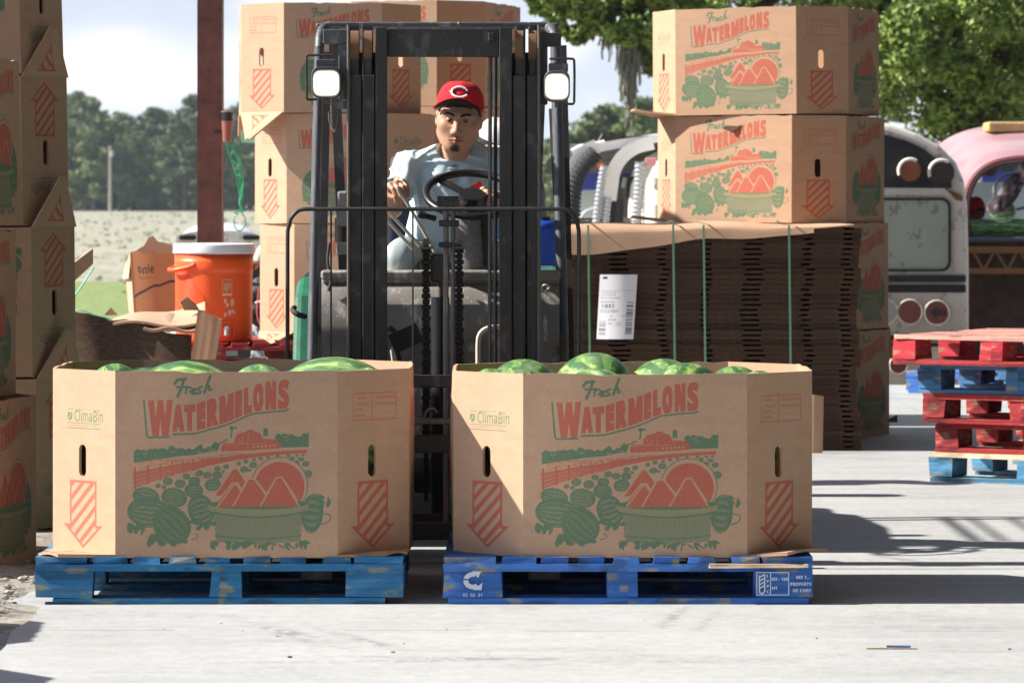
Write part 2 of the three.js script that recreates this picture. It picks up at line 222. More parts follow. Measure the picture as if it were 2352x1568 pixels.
const shortArt = canvas(900, 1024, (g, w, h) => {
  kraftBase(g, w, h);
  g.save(); g.translate(w * 0.02, h * 0.02); g.scale(0.555, 0.555); g.translate(-120, -10); title(g); g.restore();
  g.save(); g.translate(-60, 0); g.scale(0.60, 0.60); g.translate(0, 230);
  melon(g, 500, 900, 150, 250, 0.15, 5, 21); melon(g, 1310, 880, 140, 260, -0.12, 5, 22); leaves(g, 360, 520, 1120, 120, 23, 18); leaves(g, 1280, 1460, 1110, 120, 24, 18);
  g.beginPath(); g.arc(1060, 660, 262, 0, 7); g.fillStyle = KR; g.fill(); g.lineWidth = 10; g.strokeStyle = GRN; g.stroke(); g.beginPath(); g.arc(1060, 668, 232, 0, 7); g.fillStyle = RED; g.fill();
  poly(g, [[540, 900], [1290, 900], [1270, 700], [700, 640]], RED); slice(g, [[520, 900], [690, 520], [735, 520], [880, 900]]); slice(g, [[600, 920], [800, 600], [850, 600], [1050, 920]]); slice(g, [[880, 920], [1080, 620], [1130, 620], [1290, 920]]);
  basket(g, 500, 1330, 860, 1330); g.restore(); inkWear(g, w, h);
});
function arrow(g, w, h) {
  const x0 = 0.29 * w, x1 = 0.69 * w, y0 = 0.605 * h, ys = 0.845 * h, yt = 0.955 * h, xa = 0.22 * w, xb = 0.76 * w, xm = (x0 + x1) / 2, path = [[x0, y0], [x1, y0], [x1, ys], [xb, ys], [xm, yt], [xa, ys], [x0, ys]];
  g.save(); g.beginPath(); path.forEach(([x, y], i) => (i ? g.lineTo(x, y) : g.moveTo(x, y))); g.closePath(); g.lineWidth = 0.028 * w; g.strokeStyle = RED; g.lineJoin = 'miter'; g.stroke(); g.clip();
  for (let k = -2; k < 6; k++) { const y = y0 + k * 0.075 * h; poly(g, [[xa, y + 0.235 * w + 0.06 * h], [xb, y - 0.16 * w + 0.02 * h], [xb, y - 0.16 * w + 0.055 * h], [xa, y + 0.235 * w + 0.095 * h]], RED); } g.restore();
}
const cornerArt = (kind) => canvas(560, 1024, (g, w, h) => {
  kraftBase(g, w, h); arrow(g, w, h);
  if (kind) { const a = 0.24 * w, b = 0.76 * w; g.fillStyle = GRN; g.fillRect(a, 0.213 * h, 0.1 * w, 4); g.fillRect(b - 0.1 * w, 0.213 * h, 0.1 * w, 4); g.font = '13px sans-serif'; g.textAlign = 'center'; g.fillText('INTERNATIONAL ® PAPER', (a + b) / 2, 0.219 * h);
    g.save(); g.translate(a + 0.105 * w, 0.278 * h); g.scale(0.86, 1.1); g.font = '76px sans-serif'; g.textAlign = 'left'; g.lineWidth = 2.4; g.strokeStyle = GRN; g.fillText('ClimaBin', 0, 0); g.strokeText('ClimaBin', 0, 0); g.restore();
    g.beginPath(); g.moveTo(a, 0.232 * h); g.lineTo(a + 0.075 * w, 0.232 * h); g.lineTo(a + 0.075 * w, 0.262 * h); g.quadraticCurveTo(a + 0.05 * w, 0.275 * h, a + 0.038 * w, 0.278 * h); g.quadraticCurveTo(a + 0.01 * w, 0.27 * h, a, 0.26 * h); g.fill(); curve(g, [[a + 12, 0.265 * h], [a + 30, 0.238 * h]], 5, KR);
    g.fillRect(a, 0.287 * h, b - a, 4); g.fillRect(a, 0.314 * h, b - a, 5); g.font = 'italic 13px sans-serif'; g.textAlign = 'center'; g.fillText('all weather ClimaBin® carbon technology', (a + b) / 2, 0.306 * h);
  } else { const a = 0.215 * w, b = 0.82 * w, y = 0.125 * h, y2 = 0.268 * h; g.strokeStyle = g.fillStyle = RED; g.lineWidth = 5; g.strokeRect(a, y, b - a, y2 - y); g.beginPath(); g.moveTo(0.48 * w, y); g.lineTo(0.48 * w, y2); g.stroke(); g.font = 'bold 21px sans-serif'; g.textAlign = 'left';
    ['□ SEEDED', '□ SEEDLESS', 'COUNT ____', 'WEIGHT ____'].forEach((s, i) => g.fillText(s, a + 12, y + 32 + i * 32, 0.24 * w)); ['□ PRODUCE OF USA', '□ PRODUCE OF MEXICO', '□ _____________'].forEach((s, i) => g.fillText(s, 0.5 * w, y + 32 + i * 36, 0.31 * w)); }
  inkWear(g, w, h);
});
const flapArt = canvas(320, 256, (g, w, h) => { kraftBase(g, w, h); const tri = [[w * 0.3, h * 0.86], [w * 0.72, h * 0.86], [w * 0.52, h * 0.30]]; g.save(); g.beginPath(); tri.forEach(([x, y], i) => (i ? g.lineTo(x, y) : g.moveTo(x, y))); g.closePath(); g.lineWidth = 9; g.strokeStyle = RED; g.stroke(); g.clip(); for (let k = -3; k < 5; k++) poly(g, [[60, 170 + k * 56], [260, 40 + k * 56], [260, 66 + k * 56], [60, 196 + k * 56]], RED); g.restore(); inkWear(g, w, h); });
const climaArt = cornerArt(true), formArt = cornerArt(false);
const printed = (t, tint = [255, 255, 255]) => std({ map: t, color: rgb(...tint), roughness: 0.86, bumpMap: rep(grainBump, 4), bumpScale: 0.0003 });
const PRINT = { long: printed(longArt), short: printed(shortArt), clima: printed(climaArt), form: printed(formArt), flap: printed(flapArt) };
// ---------------------------------------------------------------- the setting
{ // concrete slab of the packing shed: trowel streaks, tyre smears, dust and cracks
  let row = []; const X0 = -2.2, X1 = 5.8, Z0 = -29, Z1 = -5, r = rng(77), smear = [];
  for (let i = 0; i < 60; i++) smear.push([X0 + r() * 8, Z0 + r() * 24, (r() - 0.5) * 0.5, 0.2 + r() * 0.9, 0.02 + r() * 0.08, r()]);
  smear.push([-0.67, -11.9, 2.1, 0.24, 0.16, 1.3], [-0.45, -11.75, 2.0, 0.2, 0.1, 1.1], [0.51, -12.38, -5, 0.09, 0.2, 1.2], [0.62, -12.3, -5, 0.06, 0.16, 1], [-0.2, -11.3, 0.15, 0.5, 0.03, 0.9], [1.5, -12.1, 0.1, 0.6, 0.02, 0.8]);
  const NT = 1280, col = pix(NT, NT, (x, y) => {
    const wx = X0 + (x / NT) * 8, wz = Z0 + (y / NT) * 24; if (x === 0) row = smear.filter((s) => Math.abs(wz - s[1]) < 0.8 + s[4]);
    const big = fbm(wx * 0.7, wz * 0.5, 4, 0, 3), str = fbm(wx * 0.9, wz * 9, 4, 0, 13), fine = fbm(wx * 30, wz * 30, 2, 0, 17), g = hash(x, y, 3);
    let v = 176 + 30 * (big - 0.5) + 13 * (str - 0.5) + 16 * (fine - 0.5) + 8 * (g - 0.5);
    v -= 16 * step(0.60, 0.72, fbm(wx * 1.6 + 9, wz * 4, 4, 0, 23)) * step(0.4, 0.7, fine);
    for (const [sx, sz, sl, len, wd, k] of row) { const dx = wx - sx, dz = wz - sz - dx * sl; if (Math.abs(dx) < len && Math.abs(dz) < wd) v -= (10 + 26 * k) * (1 - Math.abs(dx) / len) * (1 - Math.abs(dz) / wd) * step(0.35, 0.6, vn(wx * 40, wz * 40)); }
    if (hash(x, y, 99) > 0.99985) v -= 70;
    const joint = Math.abs(wz + 12.02 - 0.02 * Math.sin(wx * 2)) < 0.006 || Math.abs(wz + 18.02) < 0.008 || Math.abs(wx - 2.6) < 0.003; if (joint) v -= 26;
    return [v * 0.955, v * 0.972, v * 0.985];
  });
  col.wrapS = col.wrapT = THREE.MirroredRepeatWrapping;
  const s = new THREE.Shape(), rr = rng(8); s.moveTo(-1.55, -10); // left edge is ragged under blown sand
  for (let d = -10; d <= 28.4; d += 0.4) s.lineTo(-1.52 + 0.10 * (rr() - 0.5) + (d > 13 ? -0.45 : 0) + (d > 17 ? -0.4 : 0), d);
  s.lineTo(14, 28.4); s.lineTo(14, -10); s.closePath();
  const g = new THREE.ExtrudeGeometry(s, { depth: 0.12, bevelEnabled: false }).rotateX(-Math.PI / 2).translate(0, -0.12, 0), p = g.attributes.position, uv = g.attributes.uv;
  for (let i = 0; i < p.count; i++) uv.setXY(i, (p.getX(i) - X0) / 8, (p.getZ(i) - Z0) / 24);
  structure('concrete_floor', g, std({ map: col, roughness: 0.72, bumpMap: grainBump, bumpScale: 0.002 }));
}
const sand = pix(512, 512, (x, y) => { const n = fbm(x / 32, y / 32, 6, 16, 61), g = hash(x, y, 62), k = step(0.58, 0.7, fbm(x / 16, y / 16, 3, 32, 63)), v = 158 + 60 * (n - 0.5) + 24 * (g - 0.5) - 34 * k; return [v, v * 0.97, v * 0.93]; });
{ // pale dirt beside the slab, lumpy
  const g = sheet(110, 230, (u, v) => { const x = -9 + u * 10, d = -8 + v * 36.4, near = step(-1.2, -2.0, x), h = (fbm(x * 1.7, d * 1.7, 4, 0, 5) - 0.45) * 0.10 + (fbm(x * 9, d * 9, 3, 0, 6) - 0.5) * 0.05; return V(x, lerp(-0.035, 0.004 + h, near), -d); });
  const uv = g.attributes.uv; for (let i = 0; i < uv.count; i++) uv.setXY(i, uv.getX(i) * 5, uv.getY(i) * 18);
  structure('dirt_ground', g, std({ map: sand, roughness: 0.95, bumpMap: rep(grainBump, 6), bumpScale: 0.01 }));
  const r = rng(31), st = []; // rubble on the dirt
  for (let i = 0; i < 700; i++) { const s = 0.004 + 0.013 * r() ** 3, q = new THREE.DodecahedronGeometry(s).scale(1, 0.6, 1.2).rotateY(r() * 3).translate(-1.66 - 0.7 * r() ** 1.5, 0.012 + s * 0.2, -(10.6 + 4.2 * r())); st.push(q); }
  const o = part(scene, 'gravel', st, std({ map: rep(sand, 3), roughness: 0.95 })); o.userData = { kind: 'stuff', label: 'loose pale gravel on the dirt beside the concrete', category: 'gravel' };
}
const profile = (d) => { const T = [[28.4, -1.1], [60, -1.1], [92, -1.08], [160, -0.75], [480, 0.5], [900, 2.2], [5200, 14]]; for (let i = 1; i < T.length; i++) if (d <= T[i][0]) return lerp(T[i - 1][1], T[i][1], (d - T[i - 1][0]) / (T[i][0] - T[i - 1][0])); return 14; };
const groundAt = (d) => profile(Math.max(28.4, d));
{ // lower yard and the field behind, to the horizon
  const fieldTex = pix(640, 640, (x, y) => { const n = fbm(x / 40, y / 40, 5, 16, 81), k = step(0.54, 0.64, fbm(x / 5, y / 5, 3, 128, 83)), g = hash(x, y, 84); const a = [152, 145, 128], b = [112, 122, 88]; return a.map((c, i) => lerp(c, b[i], clamp(k * 0.75 + (n - 0.5) * 0.7)) + 30 * (n - 0.5) + 22 * (g - 0.5)); });
  const ds = []; for (let d = 28.4; d < 5200; d *= 1.03) ds.push(d); ds.push(5200);
  const g = sheet(24, ds.length - 1, (u, v) => { const d = ds[Math.round(v * (ds.length - 1))], w = Math.max(60, d * 1.2); return V(lerp(-w, w, u), profile(d), -d); });
  const p = g.attributes.position, uv = g.attributes.uv; for (let i = 0; i < p.count; i++) uv.setXY(i, p.getX(i) / 46, p.getZ(i) / 230);
  structure('field', g, std({ map: fieldTex, roughness: 1 }));
  const grassTex = pix(512, 512, (x, y) => { const n = fbm(x / 16, y / 16, 5, 32, 86), g = hash(x, y, 88), v = 0.75 + 0.5 * n + 0.2 * (g - 0.5); return [112 * v, 128 * v, 68 * v]; });
  const gs = sheet(40, 12, (u, v) => { const d = lerp(66, 112, v) + 3 * fbm(u * 20, 1, 3) * (v > 0.5 ? 1 : 0); return V(lerp(-40, 10, u), profile(d) + 0.03 + 0.05 * fbm(u * 300, v * 90, 2), -d); });
  const q = gs.attributes.position, w = gs.attributes.uv; for (let i = 0; i < q.count; i++) w.setXY(i, q.getX(i) / 3, q.getZ(i) / 6);
  structure('grass_verge', gs, std({ map: grassTex, roughness: 1 }));
  structure('dock_wall', box(60, 1.2, 0.3, 14, -0.62, -28.56), std({ map: sand, roughness: 0.9 }));
}
const v3w = V;
{ // shed: one visible column, roof out of frame above
  const cm = std({ map: rep(blotch, 2), color: rgb(122, 78, 70), roughness: 0.6 });
  const post = (d, label) => { const t = thing('steel_post', label, 'post', [-1.83, 0, -d], 0); const w = 0.075, f = 0.006; part(t, 'flange', box(2 * w, 5.95, 0.012, 0, 2.975, w - 0.006), cm); part(t, 'flange', box(2 * w, 5.95, 0.012, 0, 2.975, -w + 0.006), cm); part(t, 'web', box(2 * w - 0.004, 5.95, 0.13, 0, 2.975, 0), cm); part(t, 'base_plate', box(0.28, 0.02, 0.28, 0, 0.01, 0), cm); return t; };
  post(23.5, 'dark red-brown steel roof post behind the orange cooler'); post(7.2, 'dark red-brown steel roof post at the open front bay');
  const t = thing('shed_roof', 'corrugated metal roof over the packing floor', 'roof', [0, 5.9, 0]);
  const g = sheet(160, 2, (u, v) => V(lerp(-2.5, 11, u), 0.12 + 0.02 * Math.cos(u * 160 * Math.PI) + lerp(0, 0.9, u), lerp(6, -29, v)));
  part(t, 'roof_sheet', g, std({ map: rep(blotch, 3), color: rgb(120, 118, 115), roughness: 0.7, side: THREE.DoubleSide }));
  for (let d = -4; d < 30; d += 4) part(t, 'rafter', beam(V(-2.4, 0.0, -d), V(10.8, 0.88, -d), 0.12, 0.2), cm);
  const wm = std({ map: rep(blotch, 1), color: rgb(118, 116, 112), roughness: 0.8 }), corr = (f) => metric(sheet(140, 2, f, 0.01));  // unseen walls, added to block sky light from the right and behind
  const w1 = thing('unseen_wall', 'unseen corrugated side wall added to block sky light from the right', 'wall', [7.6, 0, 0]); part(w1, 'wall_sheet', corr((u, v) => v3w(0.02 * Math.cos(u * 140 * Math.PI), v * 6.5, lerp(6.5, -28.3, u))), wm);
  const w2 = thing('unseen_wall', 'unseen corrugated end wall added to block light from behind the camera', 'wall', [0, 0, 6.6]); part(w2, 'wall_sheet', corr((u, v) => v3w(lerp(-2.2, 7.5, u), v * 6, 0.02 * Math.cos(u * 140 * Math.PI))), wm);
}
// ---------------------------------------------------------------- cardboard bins
const BW = 1.19, BD = 1.0, BC = 0.23, BH = 0.605, BT = 0.010;
const OCT = [[-BW / 2 + BC, BD / 2], [BW / 2 - BC, BD / 2], [BW / 2, BD / 2 - BC], [BW / 2, -BD / 2 + BC], [BW / 2 - BC, -BD / 2], [-BW / 2 + BC, -BD / 2], [-BW / 2, -BD / 2 + BC], [-BW / 2, BD / 2 - BC]];
function panelFrame(i) { const [ax, az] = OCT[i], [bx, bz] = OCT[(i + 1) % 8], L = Math.hypot(bx - ax, bz - az), ux = (bx - ax) / L, uz = (bz - az) / L; return { L, m: new THREE.Matrix4().makeBasis(V(ux, 0, uz), V(0, 1, 0), V(-uz, 0, ux)).setPosition(ax, 0, az) }; }
function wallPanel(i, bulge, seed) {
  const { L, m } = panelFrame(i), r = seed * 13.7, h = (u) => BH * (1 + 0.010 * (vn(u * 5 + r, 1) - 0.5) - 0.010 * step(0.72, 0.8, vn(u * 22 + r, 3)));
  const f = (u, v) => V(u * L, v * h(u), bulge * Math.sin(Math.PI * u) * (0.35 + 0.65 * Math.sin(Math.PI * Math.min(1, v * 0.75 + 0.1))) + 0.011 * (fbm(u * 3 + r, v * 3, 3) - 0.5) * Math.sin(Math.PI * u));
  const o = sheet(14, 10, f), b = sheet(14, 10, f, BT).translate(0, 0, -0.0006);
  return mergeGeometries([flat(o), metric(flat(b))], true).applyMatrix4(m);
}
function cornerPanel(i) {
  const { L, m } = panelFrame(i), s = new THREE.Shape([[0, 0], [L, 0], [L, BH], [0, BH]].map((p) => new THREE.Vector2(...p))), hx = L * 0.48, hy = BH * 0.51, r = 0.0185, k = 0.034, hole = new THREE.Path();
  hole.absarc(hx, hy + k, r, 0, Math.PI, false); hole.absarc(hx, hy - k, r, Math.PI, 2 * Math.PI, false); s.holes.push(hole);
  const o = new THREE.ShapeGeometry(s, 6), uv = o.attributes.uv; for (let j = 0; j < uv.count; j++) uv.setXY(j, uv.getX(j) / L, uv.getY(j) / BH);
  const b = new THREE.ExtrudeGeometry(s, { depth: BT, bevelEnabled: false, curveSegments: 6 }).translate(0, 0, -BT - 0.0006);
  return mergeGeometries([flat(o), metric(flat(b))], true).applyMatrix4(m);
}
function flapGeo(i, t, len = 0.2, tip = 0.10) {            // trapezoid hinged on the bottom edge of corner panel i, t = angle above the horizontal
  const { L, m } = panelFrame(i), dy = Math.sin(t), dz = Math.cos(t), f = (u, v) => V(lerp(u * L, L / 2 + (u - 0.5) * tip, v), v * len * dy + 0.008 * v * Math.sin(u * 3), v * len * dz);
  const o = sheet(4, 4, (u, v) => f(u, v)), b = sheet(4, 4, (u, v) => f(u, v).add(V(0, 0, 0)), 0.009);
  const n = V(0, dz, -dy).multiplyScalar(0.0105); o.translate(n.x, n.y, n.z);
  return mergeGeometries([flat(o), metric(flat(b))], true).applyMatrix4(m);
}
const BINMAT = [[PRINT.long, M.kraft], [PRINT.form, M.kraft], [PRINT.short, M.kraft], [PRINT.clima, M.kraft]];
const binGeos = [0, 1].map((k) => OCT.map((_, i) => (i % 2 ? cornerPanel(i) : wallPanel(i, k ? 0.012 : 0.004, i + k * 9))));
const binFloor = (() => { const s = new THREE.Shape(OCT.map(([x, z]) => new THREE.Vector2(x * 0.975, -z * 0.975))); return metric(new THREE.ExtrudeGeometry(s, { depth: 0.012, bevelEnabled: false }).rotateX(-Math.PI / 2)); })();
function bin(label, x, y, d, turn, o = {}) {
  const t = thing('cardboard_bin', label, 'cardboard bin', [x, y, -d], turn, o.group); t.rotation.order = 'YXZ'; t.rotation.z = o.lean ?? 0; t.rotation.x = o.pitch ?? 0; t.scale.set(o.sx ?? 1, o.sy ?? 1, o.sz ?? 1);
  let body = t; if (o.flip) { t.rotation.z += Math.PI; t.position.y += BH * (o.sy ?? 1); }
  binGeos[o.bulge ? 1 : 0].forEach((g, i) => part(body, i % 2 ? 'corner_panel' : i % 4 ? 'end_panel' : 'side_panel', g, BINMAT[i % 4]));
  part(body, 'bottom_panel', binFloor, M.kraft);
  for (const [i, a, len, tip] of o.flaps ?? []) part(body, 'flap', flapGeo(i, a, len, tip), [PRINT.flap, M.kraft]);
  return t;
}
const R = Math.PI / 180;
// the two filled bins on the blue pallets
const PD = 12.8, PH = 0.152, LX = X(534, PD), RX = X(1449, PD);
const leftBin = bin('open cardboard bin of watermelons on the turquoise pallet', LX - 0.026, PH, PD + 0.52, 0.4 * R, { bulge: true, sx: 1.008, sy: 1.02, flaps: [[7, 0.02, 0.15], [1, 0.03, 0.11], [5, 0.02, 0.1], [3, 0.02, 0.1]] });
const rightBin = bin('open cardboard bin of watermelons on the cobalt blue pallet', RX + 0.014, PH, PD + 0.53, 0.15 * R, { bulge: true, sx: 1.017, sy: 1.005, flaps: [[1, 0.08, 0.12, 0.2], [5, 0.02, 0.1], [3, 0.02, 0.1]] });
// upside-down stack at the left: their corner panels show, seen along the end
{ const G = 'upside-down bins stacked at the left', dd = 15.9;
  const names = ['bottom upside-down bin standing on the dirt beside the cooler', 'second upside-down bin up in the stack beside the scrap cardboard', 'third upside-down bin up, with its handle hole beside the field', 'topmost upside-down bin of the stack beside the field'];
  [[184, 18], [170, 19], [152, 17], [136, 20]].forEach(([px, tu], k) => { const t = bin(names[k], 0, k * (BH + 0.003) + 0.012, dd, tu * R, { flip: true, group: G, lean: [0, 0.012, 0.016, 0.03][k], flaps: [[7, -1.36, 0.21, 0.03], [5, -1.2, 0.2, 0.05]] });
    const v = V(-OCT[7][0], 0, OCT[7][1]).applyAxisAngle(V(0, 1, 0), tu * R); t.position.x = X(px, dd) - v.x; t.position.z = -dd - v.z; });
}
// near stack at the left edge
{ const G = 'bins stacked at the left edge', tl = ['lowest bin with a basket print, standing on dirt beside the turquoise pallet', 'middle bin with a basket print in the stack beside the turquoise pallet', 'top bin with a paper label in the stack beside the turquoise pallet'];
  [[82, 14.3], [35, 14.35], [52, 14.3]].forEach(([px, dd], k) => { const turn = [-14, -13, -12][k] * R, t = bin(tl[k], 0, k * (BH + 0.004) + 0.012, dd, turn, { group: G, lean: [0, 0, 0.03][k] });
    const v = V(OCT[3][0], 0, OCT[3][1]).applyAxisAngle(V(0, 1, 0), turn); t.position.x = X(px, dd) - v.x; t.position.z = -dd - v.z;
    if (k === 2) { const lab = canvas(128, 160, (g, w, h) => { g.fillStyle = '#dcdce0'; g.fillRect(0, 0, w, h); g.fillStyle = '#777'; for (let i = 0; i < 9; i++) g.fillRect(70 + i * 5, 90, 2 + (i % 3), 30); }); const { m, L } = panelFrame(2); part(t, 'paper_label', new THREE.PlaneGeometry(0.2, 0.12).translate(L * 0.30, BH - 0.065, 0.006).applyMatrix4(m), std({ map: lab })); } });
}
// two more bins wait on the dirt just outside the frame: their shade lies on the sand
bin('single bin on the dirt, left of the turquoise pallet', -2.83, 0.0, 11.95, 3 * R, {});
bin('single bin on the dirt beside the open front bay', -2.66, 0.0, 10.58, -4 * R, {});
// stack behind the forklift, short sides to the camera
{ const G = 'bins stacked behind the forklift', d = 21.3, nm = ['lowest bin of the stack between cooler and forklift', 'second bin up in the stack between cooler and forklift', 'third bin up, with a teal strip beside it, behind the forklift', 'topmost bin of the stack between cooler and forklift'];
  [[822, 0, 84, [[5, -0.7, 0.12]]], [812, 1, 84, [[5, -0.7, 0.14, 0.05]]], [806, 2, 81, []], [742, 3, 95, [[5, -0.95, 0.19, 0.03], [3, -0.8, 0.16]]]].forEach(([px, k, tu, fl]) => bin(nm[k], X(px, d), k * (BH + 0.004), d + 0.62, tu * R, { group: G, flaps: fl }));
  for (let k = 0; k < 4; k++) bin(['lowest', 'second', 'third', 'topmost'][k] + ' bin of the stack right behind the driver', X(980 - k * 2, 23.5), k * (BH * 1.045 + 0.004), 23.75, (70 + k) * R, { group: 'bins stacked behind the driver', sy: 1.045 });
}
// stack behind the flat bundle
{ const G = 'bins stacked behind the flattened bundle', d = 22.1, nm = ['lowest bin of the stack behind the strapped cardboard bundle', 'second bin up behind the strapped cardboard bundle', 'bin with a torn hole in its print, third up behind the bundle', 'topmost bin beside the oak tree, its right side in shade'];
  [[1790, 0, -29], [1788, 1, -29], [1778, 2, -29], [1768, 3, -24]].forEach(([px, k, tu]) => { const t = bin(nm[k], X(px, d), k * (BH + 0.005), d + 0.28, tu * R, { group: G, lean: [0, 0.004, -0.004, 0.006][k], flaps: k === 3 ? [[7, 0.12, 0.2, 0.05]] : k === 2 ? [[7, 0.10, 0.2, 0.1]] : k === 1 ? [[3, -1.2, 0.2, 0.06]] : [] });
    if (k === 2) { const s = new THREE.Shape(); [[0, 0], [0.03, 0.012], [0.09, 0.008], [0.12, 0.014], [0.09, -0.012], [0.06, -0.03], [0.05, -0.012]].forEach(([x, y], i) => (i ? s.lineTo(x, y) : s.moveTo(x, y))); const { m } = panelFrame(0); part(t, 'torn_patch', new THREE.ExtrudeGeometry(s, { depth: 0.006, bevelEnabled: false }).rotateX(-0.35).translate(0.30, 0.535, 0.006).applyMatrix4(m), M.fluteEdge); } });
}
// ---------------------------------------------------------------- watermelons
const melonTex = [1, 2, 3].map((s) => pix(512, 256, (x, y) => {
  const lon = x / 512, lat = y / 256, wob = (fbm(lon * 16, lat * 7, 4, 0, s * 5) - 0.5) * 1.5, st = 0.5 + 0.5 * Math.sin((lon * 11 + wob * 0.42) * Math.PI * 2), e = fbm(x / 7, y / 10, 4, 0, s * 9), pale = step(0.50, 0.70, fbm(x / 8, y / 17, 4, 0, s * 7)), k = step(0.22, 0.72, st * 0.7 + (e - 0.5) * 1.2 + 0.12);
  const dark = [58, 100, 56], mid = [98, 140, 76], yel = [170, 184, 112]; return dark.map((c, i) => lerp(lerp(c, mid[i], k), yel[i], pale * k * 0.85) + 10 * (hash(x, y, s) - 0.5));
}));
const melonMat = melonTex.map((t) => new THREE.MeshPhysicalMaterial({ map: t, roughness: 0.45, clearcoat: 0.1, clearcoatRoughness: 0.4 }));
const melonGeo = new THREE.SphereGeometry(1, 40, 28).rotateX(Math.PI / 2);
let melonSeed = 3;
function watermelon(x, y, z, w, l, turn, label, group, m) { const o = new THREE.Mesh(melonGeo, m ?? melonMat[melonSeed % 3]); o.name = numbered('watermelon'); o.castShadow = o.receiveShadow = true; o.position.set(x, y, z); o.scale.set(w / 2, w / 2 * 0.97, l / 2); o.rotation.set(0, turn, (melonSeed++ * 1.7) % 6.2); o.rotation.order = 'YXZ'; o.userData = { label, category: 'watermelon', group }; scene.add(o); return o; }
for (const [b, name] of [[leftBin, 'turquoise'], [rightBin, 'cobalt blue']]) {
  const r = rng(name.length), G = 'watermelons in the bin on the ' + name + ' pallet', lab = 'green striped watermelon in the bin on the ' + name + ' pallet';
  const tops = name === 'turquoise' ? [[265, 838, 104, 13.32], [425, 831, 140, 13.34], [597, 839, 112, 13.33], [768, 822, 146, 13.40], [846, 846, 104, 13.15], [340, 846, 120, 13.62], [690, 846, 120, 13.66]]
    : [[1128, 849, 84, 13.25], [1200, 826, 138, 13.42], [1188, 846, 120, 13.12], [1364, 812, 152, 13.42], [1372, 848, 122, 13.08], [1524, 827, 130, 13.42], [1578, 834, 142, 13.22], [1690, 844, 118, 13.30], [1745, 853, 90, 13.1]];
  for (const [px, py, w, d] of tops) { const ww = w / F * d * 1.3; { const edge = px < 1150 && px > 1000 || px > 1720 || px < 300; watermelon(X(px, d), Y(py - 4, d) - ww / 2, -d, ww, ww * (1.3 + 0.3 * r()), edge ? 0.1 : (r() - 0.5) * 1.4 + Math.PI / 2 * (r() > 0.6 ? 1 : 0), lab, G); }; }
  for (let k = 0; k < 2; k++) for (let i = 0; i < 4; i++) for (let j = 0; j < 3; j++) { const x = (i - 1.5) * 0.265 + (r() - 0.5) * 0.02, z = (j - 1) * 0.30; const q = Math.abs(x) > 0.3 && j !== 1 ? 0.93 : 1; watermelon(b.position.x + x * q, PH + 0.135 + k * 0.215, b.position.z + z * q * 0.98, 0.24, 0.285, (r() - 0.5) * 0.6, lab, G); }
}
// ---------------------------------------------------------------- pallets
function paint(c, seed, raw = 0.3) { // painted rough timber, worn to raw wood in places
  return pix(320, 320, (x, y) => { const g = fbm(x / 80, y / 3, 4, 0, seed), w = step(0.64 - raw * 0.3, 0.80 - raw * 0.2, fbm(x / 25, y / 9, 5, 0, seed + 3)), dk = step(0.62, 0.74, fbm(x / 44, y / 15, 3, 0, seed + 7)), n = 1 + 0.34 * (g - 0.5) + 0.10 * (hash(x, y, seed) - 0.5) - 0.28 * dk, wood = [170, 146, 116]; return c.map((v, i) => lerp(v * n, wood[i] * n, w * 0.7)); });
}
const timber = (c, seed, raw) => std({ map: paint(c, seed, raw), roughness: 0.82, bumpMap: rep(grainBump, 2, 8), bumpScale: 0.003 });
const WOOD = { cobalt: timber([52, 106, 184], 101, 0.16), turquoise: timber([42, 114, 164], 111, 0.3), red: timber([196, 48, 62], 121, 0.15), darkRed: timber([158, 42, 46], 131, 0.2), sky: timber([86, 150, 190], 141, 0.4), midBlue: timber([70, 122, 172], 151, 0.35), raw: timber([206, 186, 158], 161, 0.3), rawPink: timber([206, 150, 140], 171, 0.5) };
const chip = (g, seed, a = 0.004) => { const p = g.attributes.position; for (let i = 0; i < p.count; i++) { const x = p.getX(i), y = p.getY(i), z = p.getZ(i); p.setXYZ(i, x + a * (hash(x * 999, y * 999 + z * 77, seed) - 0.5) * 2, y + a * 0.6 * (hash(x * 555, y * 333 + z * 91, seed + 1) - 0.5) * 2, z + a * (hash(x * 121, y * 717 + z * 55, seed + 2) - 0.5) * 2); } g.computeVertexNormals(); return g; };
function pallet(label, x, y, d, turn, m, o = {}) {
  const t = thing('pallet', label, 'pallet', [x, y, -d], turn, o.group), w = o.w ?? 1.22, dp = o.dp ?? 1.016, s = o.seed ?? 1, deck = o.deck ?? m, th = 0.022, bh = o.bh ?? 0.088, bw = o.bw ?? 0.19, mw = o.mw ?? 0.1, r = rng(s);
  const bz = [dp / 2 - 0.05, 0, -dp / 2 + 0.05];
  for (const z of bz) { part(t, 'bottom_board', chip(box(w - (o.inset ?? 0.03), th, 0.1, 0, th / 2, z), s + 1), o.low ?? m); part(t, 'stringer_board', chip(box(w, th, 0.1, 0, th + bh + th / 2, z), s + 2), m);
    part(t, 'block', chip(box(bw, bh, 0.1, -w / 2 + bw / 2, th + bh / 2, z - 0.001), s + 3, 0.005), m); part(t, 'block', chip(box(mw, bh, 0.1, (o.mid ?? 0), th + bh / 2, z - 0.001), s + 4, 0.005), m); part(t, 'block', chip(box(bw, bh, 0.1, w / 2 - bw / 2, th + bh / 2, z - 0.001), s + 5, 0.005), m); }
  for (const [a, b] of o.boards ?? [[0, 0.14], [0.155, 0.25], [0.262, 0.34], [0.363, 0.437], [0.46, 0.53], [0.565, 0.637], [0.66, 0.737], [0.777, 0.858], [0.862, 1]]) part(t, 'deck_board', chip(box((b - a) * w - 0.004, th, dp - 0.004 - 0.02 * r(), -w / 2 + (a + b) / 2 * w, th * 2.02 + bh + th / 2, -0.004 * r()), s + Math.floor(a * 90), 0.004), deck);
  return t;
}
